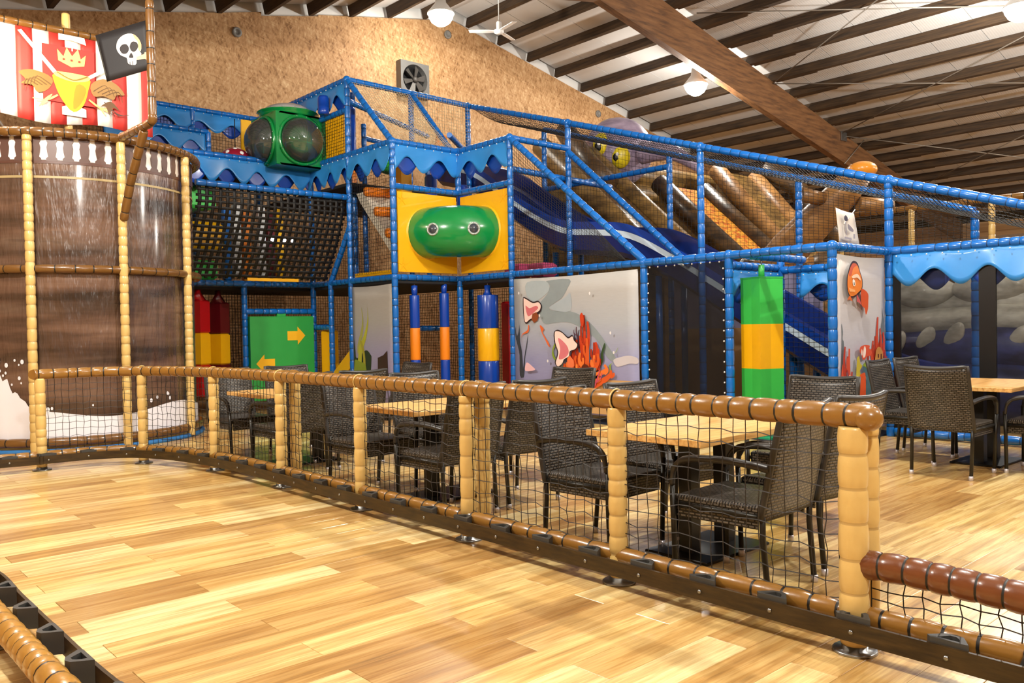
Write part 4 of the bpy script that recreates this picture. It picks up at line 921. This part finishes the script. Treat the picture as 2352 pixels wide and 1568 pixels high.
# rollers and colour bits on the upper levels
def roller(x, y, z0, z1, m0, m1, r=.075):
    h = z1-z0
    MB().lathe([(0, 0), (r*.9, .0), (r, .03), (r, h*.45), (r, h*.45), (r, h-.04), (r*.8, h), (0, h)], (0, 0, 0), 18, 0, None, True, [0, 0, 0, 0, 1, 1, 1]).build('foam_roller', [m1, m0], play, (x, y, z0))
roller(7.25, 11.9, 3.6, 4.95, RBLUE, ORANGE); roller(6.75, 11.9, 4.76, 5.05, RBLUE, RBLUE, .09); roller(7.0, 12.3, 4.75, 5.0, RBLUE, RBLUE, .08); roller(8.0, 10.75, 2.7, 3.75, RBLUE, ORANGE, .1); roller(8.45, 10.5, 2.5, 3.6, RBLUE, ORANGE, .1)
MB().box((9.1, 11.9, 4.62), (.22, .05, .32), 0, Matrix.Rotation(.2, 3, 'Y')).build('orange_flag_board', ORANGE, play)
MB().sphere((8.0, 11.9, 4.15), .3, 0, 16, 10, (1, 1, .7)).build('green_mushroom', LGREEN, play)
MB().box((7.6, 11.0, 3.7), (.2, .3, .9), 0, None, .03).build('yellow_block', YELLOW, play)
MB().box((5.05, 13.4, 3.45), (.8, .6, .35), 0, None, .05).build('foam_block', LGREEN, play)
MB().box((5.2, 13.4, 2.85), (.75, .5, .45), 0, None, .05).build('foam_block', YELLOW, play)
MB().box((4.75, 13.3, 2.5), (.3, .3, .3), 0, None, .04).build('foam_block', ORANGE, play)
MB().box((5.2, 13.3, 2.3), (.5, .4, .3), 0, None, .04).build('foam_block', LGREEN, play)
for k in range(6): MB().box((5.7+.2*k, 13.3+.07*(k % 3), 2.75+.08*(k % 2)), (.12, .1, 1.2), 0, None, .02).build('foam_block', [BLUE, WHITE, ORANGE, WHITE, DRED, YELLOW][k], play)
for y, z in ((9.9, 2.2), (9.35, 2.18)): MB().box((9.1, y, z), (.3, .35, .22), 0, None, .04).build('foam_block', plain('pink_vinyl', '#B8486E', .4), play)
# small spotlights seen through the webbing
for x, z in ((6.45, 2.86), (6.83, 2.85), (6.66, 2.86)):
    MB().lathe([(.03, 0), (.035, .03), (0, .032)], (x, 13.2, z), 12, 0, (0, -1, 0)).build('spot_light', mat_emit('spot_glow', '#EAF2FF', 12), play)
# red spotted dome
rd = MB().sphere((0, 0, 0), .24, 0, 20, 12, (1, 1, .75)).build('red_dome', plain('crimson', '#8C0E2C', .3, 0, .4), play, (5.75, 13.0, 4.1))
for a, e in ((-2.6, .5), (-1.5, .4), (-2.0, 1.0), (-.8, .6), (-1.2, 1.2)):
    n_ = Vector((math.cos(a)*math.cos(e), math.sin(a)*math.cos(e), math.sin(e)))
    MB().sphere((n_.x*.236, n_.y*.236, n_.z*.177), .035, 0, 10, 6, (1, 1, .3), Vector((0, 0, 1)).rotation_difference(n_).to_matrix()).build('spot', WHITE, rd)
MB().tube([(5.75, 13.0, 4.25), (5.75, 13.0, 4.75)], .008, 6).build('cord', NETB, play)
# ---- bubble pod with clear domes
bx, by = 6.1, 12.25
s = .86; h0, h1 = 3.95, 4.80
def holed(mb, c, U, V, hw, hh, r, th, n=32):
    c, U, V = Vector(c), Vector(U), Vector(V); N = U.cross(V); o_ = []; i_ = []
    for k in range(n):
        a = 2*PI*k/n+PI/n; ca, sa = math.cos(a), math.sin(a); m = max(abs(ca), abs(sa)); o_.append(c+U*(ca/m*hw)+V*(sa/m*hh)); i_.append(c+U*(ca*r)+V*(sa*r))
    vs = o_+i_+[p+N*th for p in o_]+[p+N*th for p in i_]; fs = []
    for k in range(n):
        j = (k+1) % n; fs += [(k, n+k, n+j, j), (2*n+k, 2*n+j, 3*n+j, 3*n+k), (n+k, 3*n+k, 3*n+j, n+j), (k, j, 2*n+j, 2*n+k)]
    mb.add(vs, fs)
hc = (h0+h1)/2; hh = (h1-h0)/2; pod = MB()
for c, U in (((bx+s/2, by+.03, hc), (1, 0, 0)), ((bx+.03, by+s/2, hc), (0, -1, 0)), ((bx+s/2, by+s-.03, hc), (-1, 0, 0)), ((bx+s-.03, by+s/2, hc), (0, 1, 0))): holed(pod, c, U, (0, 0, 1), s/2, hh, .37, .03)
pod.box((bx+s/2, by+s/2, h1-.015), (s, s, .03)); pod.box((bx+s/2, by+s/2, h0+.015), (s, s, .03))
for dx, dy in ((.02, .02), (s-.02, .02), (.02, s-.02), (s-.02, s-.02)): pod.box((bx+dx, by+dy, hc), (.06, .06, h1-h0), 0, None, .01)
pod_o = pod.build('bubble_pod', DGREEN, play)
MB().lathe([(.42, 0), (.46, .05), (.46, .07), (.50, .09), (.50, .10), (.42, .10)], (bx+s/2, by+s/2, h1-.02), 28).build('top_rim', DGREEN, pod_o)
def dome(c, n, r=.36, d=.30, mat=DOME):
    pr = [(r*math.cos(t), d*math.sin(t)) for t in [PI/2*k/10 for k in range(11)]]; pr[-1] = (0, d)
    MB().lathe(pr, c, 32, 0, n).build('clear_dome', mat, pod_o)
    if mat is DOME: MB().lathe([(r+.05, -.02), (r+.05, .03), (r+.01, .04), (r, .0)], c, 32, 0, n).build('dome_rim', DGREEN, pod_o)
    b = MB(); q = Vector((0, 0, 1)).rotation_difference(Vector(n))
    for k in range(14):
        a = 2*PI*k/14; b.sphere(Vector(c)+q @ Vector(((r+.03)*math.cos(a), (r+.03)*math.sin(a), .035)), .009, 0, 6, 4)
    tag(b.build('bolts', STEEL, pod_o), kind='stuff')
dome((bx+s/2, by-.005, hc), (0, -1, 0)); dome((bx-.005, by+s/2, hc), (-1, 0, 0)); dome((bx+s/2, by+s/2, h1+.07), (0, 0, 1), .42, .17, plain('smoky_dome', '#A8A6A6', .2, 0, .5))
MB().box((bx+s/2+.2, by+.2, 4.30), (.10, .06, .35), 0, None, .02).build('inner_block', ORANGE, pod_o); MB().box((bx+s/2+.05, by+.3, 4.2), (.12, .06, .3), 0, None, .02).build('inner_block', LGREEN, pod_o)
MB().box((bx+.25, by+s/2+.12, 4.25), (.06, .12, .3), 0, None, .02).build('inner_block', BEIGE, pod_o)
MB().box((XA+.02, 11.85, 4.35), (.03, .55, .75), 0, None, .006).build('yellow_panel', YELLOW, play); MB().box((6.62, Y9-.4, 4.78), (.45, .03, .6), 0, None, .006).build('yellow_panel', YELLOW, play)

# ---- wave slide inside the run
SY = [(12.4, 4.15), (11.4, 3.86), (10.5, 3.32), (9.7, 2.86), (9.1, 2.62), (8.5, 2.54), (7.8, 2.42), (7.0, 2.02), (6.2, 1.55), (5.4, 1.10), (4.7, .70), (4.2, .50), (3.7, .42)]
SPt = catmull([(0, y, z) for y, z in SY], 6)
sl = thing('wave_slide', 'long dark blue wave slide with white side stripes running down under the net', 'slide', (9.95, 8.0, 0))
cs = [(-.52, .30), (-.54, .32), (-.56, .30), (-.56, -.10), (-.45, -.18), (.45, -.18), (.56, -.10), (.56, .30), (.54, .32), (.52, .30), (.50, .04), (.44, 0), (-.44, 0), (-.50, .04)]
mb = MB(); n = len(cs); vs = [Vector((c[0], p.y-8.0, p.z+c[1])) for p in SPt for c in cs]; fs = []; mi = []
for i in range(len(SPt)-1):
    for k in range(n):
        j = (k+1) % n; fs.append((i*n+k, i*n+j, (i+1)*n+j, (i+1)*n+k))
mb.add(vs, fs, 0, False); mb.build('chute', DBLUE, sl)
for x, z in ((-.565, .17),):
    mb = MB(); m = len(SPt)
    vs = [Vector((x, p.y-8, p.z+zz)) for p in SPt for zz in (z-.045, z+.045)]
    mb.add(vs, [(2*i, 2*i+2, 2*i+3, 2*i+1) for i in range(m-1)]); mb.build('side_stripe', plain('stripe_white', '#CFE2F2', .4), sl)
    vs = [Vector((x, p.y-8, p.z+zz)) for p in SPt for zz in (z+.05, z+.16)]
    mb = MB(); mb.add(vs, [(2*i, 2*i+2, 2*i+3, 2*i+1) for i in range(m-1)]); mb.build('side_band', RBLUE, sl)
for y, z in ((7.5, 2.0), (5.4, .9), (9.6, 2.5)):
    MB().tube([(-.3, y-8, 0), (-.3, y-8, z)], .05, 10).build('support', BLUE, sl); MB().tube([(.3, y-8, 0), (.3, y-8, z)], .05, 10).build('support', BLUE, sl)
# green roll at the slide's foot
g = MB().lathe([(0, -.45), (.15, -.45), (.17, -.4), (.17, .4), (.15, .45), (0, .45)], (0, 0, .17), 20, 0, (1, 0, 0)).build('foam_roll', GREEN, None, (8.9, 6.15, 0)); tag(g, 'green foam roll lying on the floor behind the dark mesh panel', 'foam roll')
# coral-printed wall deep inside the frame
bk = MB().box((11.0, 7.0, .62), (.04, 2.6, 1.2)).build('backdrop_board', plain('sand_print', '#B48A58', .6), None); tag(bk, 'sandy brown printed board standing behind the slide', 'board')
bk2 = MB().box((11.0, 7.0, 1.61), (.04, 2.6, .78)).build('backdrop_board', plain('lilac_print', '#8C86A4', .6), None); tag(bk2, 'lilac printed board standing above the sandy one behind the slide', 'board')

# ================================================================== HANGING BAGS
def bag(x, y, z0, z1, r, m0, m1, label, hang, square=False, group='hanging foam bags'):
    t = thing('punching_bag', label, 'punching bag', (x, y, 0), group=group); h = z1-z0
    b0, b1 = z0+h*.33, z0+h*.66
    if square:
        for nm, a, b, m in (('lower_cover', z0, b0, m0), ('middle_cover', b0, b1, m1), ('upper_cover', b1, z1, m0)):
            MB().box((0, 0, (a+b)/2), (r*2, r*2, b-a), 0, Matrix.Rotation(.55, 3, 'Z'), .02).build(nm, m, t)
        MB().lathe([(r*1.15, 0), (.05, .13), (.045, .2), (0, .2)], (0, 0, z1-.01), 4).build('neck', m0, t)
    else:
        for nm, a, b, m in (('lower_cover', z0, b0, m0), ('middle_cover', b0, b1, m1), ('upper_cover', b1, z1, m0)):
            rr = r*(1.03 if nm[0] == 'm' else 1); MB().lathe([(0, a), (rr*.97, a), (rr, a+.01), (rr, b-.01), (rr*.97, b), (0, b)], (0, 0, 0), 22).build(nm, m, t)
        MB().lathe([(r*.5, 0), (.045, .06), (.05, .15), (0, .16)], (0, 0, z1-.005), 12).build('neck', m0, t)
    MB().tube([(0, 0, z1+.12), (0, 0, hang)], .008, 6).build('hook', STEEL, t)
bag(5.03, 12.86, .30, 1.80, .12, RED, YELLOW, 'red and yellow square bag hanging next to the ship hull', 2.0, True)
bag(5.40, 12.99, .30, 1.77, .12, DRED, YELLOW, 'dark red and yellow square bag hanging beside the green arrow panel', 2.0, True)
bag(7.28, 10.25, .35, 1.80, .075, RBLUE, ORANGE, 'slim blue and orange bag hanging beside the kelp banner', 2.02)
bag(7.84, 10.25, .30, 1.84, .075, RBLUE, ORANGE, 'slim blue and orange bag hanging in the inner corner under the tunnel', 2.02)
bag(8.19, 9.62, .30, 1.79, .16, RBLUE, YELLOW, 'thick blue and yellow bag hanging beside the jellyfish banner', 2.02)
rb_ = thing('foam_post', 'red foam post standing behind the thick blue and yellow bag', 'foam post', (8.75, 9.75, 0)); MB().box((0, 0, .85), (.2, .16, 1.7), 0, None, .02).build('cover', RED, rb_); MB().tube([(.2, -.02, .1), (.2, -.02, 1.85)], .03, 10).build('yellow_pole', YELLOW, rb_)
# the big star column
t = thing('star_column', 'tall green and yellow star shaped foam column hanging in the open bay', 'foam column', (8.40, 5.08, 0))
star = []
for k in range(8):
    a = 2*PI*k/8+.45; r = .23 if k % 2 == 0 else .145; star.append((r*math.cos(a), r*math.sin(a)))
for nm, a, b, m in (('lower_cover', .12, .78, LGREEN), ('middle_cover', .78, 1.28, YELLOW), ('upper_cover', 1.28, 1.80, LGREEN)):
    MB().prism(star, (0, 0, a), (1, 0, 0), (0, 1, 0), b-a).build(nm, m, t)
MB().prism([(p[0]*1.02, p[1]*1.02) for p in star], (0, 0, 1.79), (1, 0, 0), (0, 1, 0), .02).build('top_cover', GREEN, t)
MB().tube([(0, 0, 1.8), (0, 0, 1.95)], .035, 10).build('neck', GREEN, t); MB().tube([(0, 0, 1.93), (0, 0, 2.01)], .008, 6).build('hook', STEEL, t)
# sketch pennant clipped to the frame corner
t = thing('pennant', 'small white pennant with a pirate sketch clipped above the fish banner', 'pennant', (8.45, 4.22, 2.14))
MB().grid(lambda u, v: (.08*(1-v)+.42*u*(1+.12*(1-v)), .02*math.sin(u*3), .36*v-.03*u*v-.03*u*(1-v)), 6, 5, 0, .003).build('cloth', plain('pennant_white', '#DCD6CC', .6), t)
decal('sketch_print', t, (0, -.02, 0), (1, 0, 0), (0, 0, 1), [('#4A4858', [(.14, .27), (.18, .29), (.22, .26), (.21, .23), (.15, .23)]), ('#8A8690', [(.16, .22), (.18, .22), (.20, .08), (.18, .08)], 0), ('#8A8690', [(.22, .2), (.34, .15), (.33, .12), (.23, .14)]), ('#9A96A0', [(.14, .06), (.3, .05), (.3, .03), (.14, .04)], 0), ('#9A96A0', [(.34, .1), (.38, .1), (.38, .05), (.34, .05)], 0)])
MB().tube([(.2, .01, .2), (.5, .03, .38)], .006, 6).build('stick', WHITE, t)

# ================================================================== INFLATABLES BEHIND
def infl(name, c0, c1, sc=2.5):
    tt = NT(name); v = tt.coords('Object', (1, 1, 2.5)); g = tt.noise(v, sc, 4, .6); c = tt.ramp(g, [(.35, c0), (.65, c1)]); tt.bump(tt.noise(tt.coords('Object'), 3, 2), .3, .05); return tt.set(.42, 0, .12, .45, c)
IWOOD = infl('inflatable_wood', '#4C381A', '#8E6E3A'); IDARK = infl('inflatable_dark', '#2A1C0C', '#5A4020'); IPURP = infl('inflatable_purple', '#7E7088', '#A898AE'); IORG = infl('inflatable_orange', '#74502A', '#A87A44')
IPAT = infl('inflatable_pattern', '#A83E10', '#E8B040', 9); IGREY = infl('inflatable_grey', '#8C897E', '#C6C2B4'); INAVY = infl('inflatable_navy', '#141A44', '#3A4480')
def ramp_slide(parent, x0, x1, y0, z0, y1, z1, side, bed):
    d = Vector((0, y1-y0, z1-z0)); L = d.length
    MB().prism([(y0, z0-.1), (y1, z1-.1), (y1, 0), (y0, 0)], (x0, 0, 0), (0, 1, 0), (0, 0, 1), (x1-x0)).build('ramp_body', IWOOD, parent)
    for xx in (x0, x1): MB().tube([(xx, y0, z0), (xx, (y0+y1)/2, (z0+z1)/2-.02), (xx, y1, z1), (xx, y1-.3, z1-.1)], .2, 14, 0, True).build('side_tube', side, parent)
    MB().prism([(x0+.2, 0), (x1-.2, 0), (x1-.2, L), (x0+.2, L)], (0, y0, z0-.03), (1, 0, 0), d/L, .03).build('ramp_bed', bed, parent)
ins = thing('inflatable_slide', 'big brown wooden looking inflatable ship slide with purple octopus', 'inflatable', (0, 0, 0))
ramp_slide(ins, 11.6, 13.0, 11.9, 4.9, 8.9, 2.3, IWOOD, IDARK)
ramp_slide(ins, 14.2, 15.8, 11.0, 4.3, 8.9, 2.4, IDARK, IPAT)
ramp_slide(ins, 16.6, 18.2, 11.2, 4.9, 9.2, 2.6, IORG, IWOOD)
for k in range(6): MB().tube([(13.1, 12.3, 2.6+.42*k), (18.0, 12.0, 2.6+.42*k)], .26, 14).build('plank_tube', IWOOD, ins)
for k in range(3): MB().tube([(18.0, 12.0, 3.0+.6*k), (19.5, 10.6, 2.6+.55*k)], .35, 14).build('plank_tube', IORG, ins)
MB().tube([(18.3, 11.0, 5.1), (18.8, 10.4, 4.6), (18.9, 10.0, 3.9), (19.3, 9.4, 3.0)], .25, 12).build('edge_tube', IDARK, ins)
MB().sphere((17.6, 8.9, 2.5), .6, 0, 18, 12, (1.2, .8, .6)).build('landing_bulge', IDARK, ins)
MB().sphere((14.0, 11.95, 5.08), .76, 0, 24, 16, (1, 1, .98)).build('octopus_head', IPURP, ins)
MB().sphere((14.0, 12.0, 5.62), .42, 0, 18, 10, (1, 1, .5)).build('octopus_hat', infl('hat_band', '#6A6470', '#C8B88A'), ins)
for d1, dz, r_ in ((.34, .06, .22), (-.05, -.17, .27)):
    c_ = Vector((14.0, 11.95, 5.08))+Vector((-.76, -.65, 0))*.62+Vector((-.65, .76, 0))*d1+Vector((0, 0, dz)); rq = Matrix.Rotation(math.atan2(-.65, -.76), 3, 'Z')
    e = MB().sphere((0, 0, 0), r_, 0, 18, 12, (.55, .85, 1.1), rq).build('eye', plain('eye_yellow', '#D8C41C', .3), ins, tuple(c_))
    MB().sphere(tuple(rq @ Vector((.07, -.06, -.05))), r_*.52, 0, 14, 10, (.5, .8, 1), rq).build('pupil', BLACKM, e); MB().sphere(tuple(rq @ Vector((.12, -.06, -.02))), r_*.16, 0, 8, 6).build('glint', WHITE, e)
for P in ([(13.4, 11.9, 4.4), (13.2, 11.7, 4.0), (13.1, 11.3, 3.5), (13.1, 11.0, 3.2)], [(13.5, 11.5, 4.3), (13.3, 11.2, 4.1), (13.2, 10.9, 3.8), (13.2, 10.6, 3.75), (13.2, 10.5, 3.5), (13.2, 10.7, 3.3)], [(13.4, 12.3, 4.4), (13.1, 12.4, 4.1), (13.0, 12.1, 3.8)], [(13.8, 11.1, 4.9), (13.9, 10.4, 4.8), (14.2, 9.9, 4.4)]):
    C = catmull(P, 6); MB().tube(C, [.24-.16*i/(len(C)-1) for i in range(len(C))], 12).build('tentacle', IPURP, ins)
MB().tube([(12.9, 12.5, 5.5), (12.7, 11.6, 4.6), (12.6, 11.0, 4.1)], .22, 12).build('side_tube', IDARK, ins)
MB().sphere((12.0, 8.9, 2.45), .5, 0, 16, 10, (1, .8, .9)).build('orange_bulge', IPAT, ins)
mastI = thing('inflatable_mast', 'leaning orange brown inflatable mast with two stub branches', 'inflatable', (13.5, 8.6, 0))
MB().tube([(.1, .8, 0), (.05, -.3, 1.9), (0, -1.0, 2.6), (0, -2.0, 3.45), (0, -2.3, 3.75)], [.42, .38, .34, .27, .21], 20).build('trunk', IORG, mastI)
MB().sphere((0, -2.32, 3.78), .235, 0, 18, 10, (1, 1, .6)).build('top_cap', plain('cap_orange', '#E8962C', .3, 0, .4), mastI)
for a, b in (((-.2, -1.75, 3.35), (-.62, -1.55, 3.42)), ((.1, -2.2, 3.25), (.55, -2.55, 3.2))):
    MB().tube([a, b], .12, 14).build('branch', IORG, mastI); d_ = (Vector(b)-Vector(a)).normalized(); MB().lathe([(.10, 0), (.08, .01), (0, .005)], b, 14, 0, d_).build('branch_end', IDARK, mastI)
MB().tube([(-.1+.5*math.cos(q), -.55+.35*math.sin(q), 2.15+.3*math.sin(q)) for q in [2*PI*k/20 for k in range(21)]], .03, 6).build('belt', GREYM, mastI)
# grey wave inflatable behind the dark screens
wv = thing('inflatable_wave', 'grey and navy inflatable breaking wave behind the dark mesh screens', 'inflatable', (11.6, 3.0, 0))
for k, (z, r, m) in enumerate(((.35, .42, INAVY), (.85, .34, INAVY), (1.2, .26, IGREY), (1.48, .2, IGREY))):
    MB().tube([(-.25+.12*k, 2.4-.1*k, z), (-.35+.12*k, .6, z+.03), (-.25+.12*k, -.3+.1*k, z-.02), (-.15+.12*k, -2.0, z-.05)], [r*.75, r, r, r*.9], 16).build('wave_tube', m, wv)
rw = random.Random(4)
for k in range(9): MB().sphere((.1, 1.9-.42*k+rw.uniform(-.1, .1), 1.52+rw.uniform(-.08, .1)), .24, 0, 14, 10, (.6, 1, .7)).build('foam_crest', IGREY, wv)
for k in range(9): MB().sphere((-.46+.03*(k % 2), 1.75-.36*k, .98+.05*(k % 3)), .13, 0, 12, 8, (.35, .8, 1.5), Matrix.Rotation(.5, 3, 'X')).build('drip', IGREY, wv)
for k, (y, z, r) in enumerate(((1.55, 1.66, .34), (.75, 1.68, .36), (-.55, 1.72, .38), (-1.25, 1.60, .26))): MB().sphere((-.05, y, z), r, 0, 18, 12, (.6, 1.25, .62)).build('foam_crest', IGREY, wv)
# toddler frame far right
tf = thing('toddler_frame', 'brown and beige padded frame with grey netting far behind the slide run', 'play frame', (14.6, 5.5, 0))
rail('rail', [(0, 1.8, 3.2), (0, -3.8, 3.2)], tf, BRM, .05, .16); rail('rail', [(0, 1.8, 1.6), (0, -3.8, 1.6)], tf, BRM, .05, .16)
for y in (1.7, .45, -.8, -2.05, -3.3): rail('post', [(0, y, 0), (0, y, 3.2)], tf, BEM, .05, .16)
MB().grid(lambda u, v: (.05+2.6*v, 1.8-5.6*u, 3.15-.35*math.sin(PI*v)-.3*v), 12, 8).build('net_roof', TINTL, tf)
MB().prism([(1.8, 1.6), (-3.8, 1.6), (-3.8, 2.7), (1.8, 2.7)], (2.7, 0, 0), (0, 1, 0), (0, 0, 1), .01).build('net_wall', TINTL, tf)

# ================================================================== TABLES AND CHAIRS
def make_table(x, y, label):
    t = thing('dining_table', label, 'table', (x, y, 0), group='oak topped cafe tables')
    MB().box((0, 0, .7), (1.2, .77, .036), 0, None, .003).build('table_top', OAKTOP, t)
    MB().box((0, 0, .677), (.5, .4, .012)).build('top_plate', BLACKM, t)
    for xx in (-.17, .17): MB().box((xx, 0, .345), (.085, .085, .66), 0, None, .004).build('column', BLACKM, t)
    MB().box((0, 0, .009), (.62, .42, .018), 0, None, .004).build('base_plate', BLACKM, t)
    return t
def make_chair():
    t = thing('wicker_chair', 'x', 'chair', (0, 0, 0))
    def back(u, v):
        x = -.25+.5*u; q = (x/.25)**2; z = .385+(.515+.016*q)*v; return Vector((x*(1-.04*v), -.205-.115*v-.03*(1-q)*(.4+.6*v), z))
    MB().grid(back, 14, 12, 0, -.028).build('backrest', WEAVE_B, t)
    rim = [back(0, k/8) for k in range(9)]+[back(k/14, 1) for k in range(1, 15)]+[back(1, 1-k/8) for k in range(1, 9)]
    MB().tube([p+Vector((0, -.014, 0)) for p in rim], .017, 8).build('back_frame', RIM, t)
    s = MB(); s.box((0, .015, .425), (.47, .47, .05), 0, None, .012); s.build('seat', WEAVE_S, t)
    for sx in (-1, 1): MB().box((sx*.232, .02, .385), (.012, .44, .09)).build('apron', WEAVE_A, t)
    MB().box((0, .245, .385), (.44, .014, .10)).build('front_apron', WEAVE_B, t)
    for sx in (-1, 1):
        arm = catmull([(sx*.245, -.27, .625), (sx*.262, -.12, .647), (sx*.267, .06, .648), (sx*.267, .18, .63), (sx*.266, .235, .58), (sx*.262, .25, .50)], 5)
        MB().tube(arm, [.024]*16+[.021]*5+[.016]*(len(arm)-21), 8, 0, True, True, False, .75).build('armrest', RIM, t)
        MB().tube([(sx*.245, -.01-.22, .40), (sx*.245, .25, .405)], .012, 8).build('seat_bar', LEGM, t)
        for leg in ([(sx*.258, .255, .52), (sx*.252, .25, .3), (sx*.24, .25, .0)], [(sx*.238, -.225, .46), (sx*.236, -.225, .3), (sx*.232, -.25, .0)]):
            l = MB().tube(leg, .0145, 10).build('leg', LEGM, t); b = leg[2]
            MB().lathe([(.0175, 0), (.0175, .036), (.0, .038)], (b[0], b[1], 0), 12).build('foot_cap', CAPM, l)
    return t
T1 = make_table(4.02, 2.80, 'oak topped table beside the end posts of the fence'); T2 = make_table(3.95, 5.14, 'oak topped table at the middle of the fence, between the other two'); T3 = make_table(3.95, 7.52, 'oak topped table along the fence nearest the pirate ship')
TR = make_table(8.22, 2.70, 'oak topped table in front of the dark screens under the wavy valance')
proto = make_chair(); used = [False]
def chair(x, y, rz, label, group):
    c = proto if not used[0] else copy_tree(proto); used[0] = True
    c.location = (x, y, 0); c.rotation_euler.z = rz; tag(c, label, 'chair', group)
    return c
G = 'black wicker armchairs at the cafe tables'
for tn, (x1, x2, ya, yb, ye, nm) in enumerate(((3.62, 4.24, 2.30, 3.26, 2.80, 'the end post table'), (3.545, 4.165, 4.63, 5.63, 5.18, 'the middle fence table'), (3.58, 4.20, 7.05, 8.09, 7.6, 'the table nearest the ship'))):
    chair(x1, ya, .05, 'black wicker armchair at %s, fence side, facing the ship' % nm, G)
    chair(x2, ya+.01, -.06, 'black wicker armchair at %s, play frame side, facing the ship' % nm, G)
    chair(x1+.01, yb, PI+.04, 'black wicker armchair at %s, fence side, facing the end posts' % nm, G)
    chair(x2+.02, yb-.02, PI-.05, 'black wicker armchair at %s, play frame side, facing the end posts' % nm, G)
    chair(5.10, ye, PI/2+.04, 'black wicker armchair at the head of %s by the play frame' % nm, G)
chair(7.40, 2.70, -PI/2, 'black wicker armchair at the head of the table by the dark screens', G)
chair(7.95, 3.23, PI+.03, 'black wicker armchair beside the fish banner, nearer the fence', G)
chair(8.55, 3.23, PI-.04, 'black wicker armchair between the fish banner and the dark screens', G)
chair(7.95, 2.14, 0.03, 'black wicker armchair across its table from the fish banner, nearer the fence', G)
chair(8.54, 2.17, -.03, 'black wicker armchair across the table from the fish banner, by the screens', G)
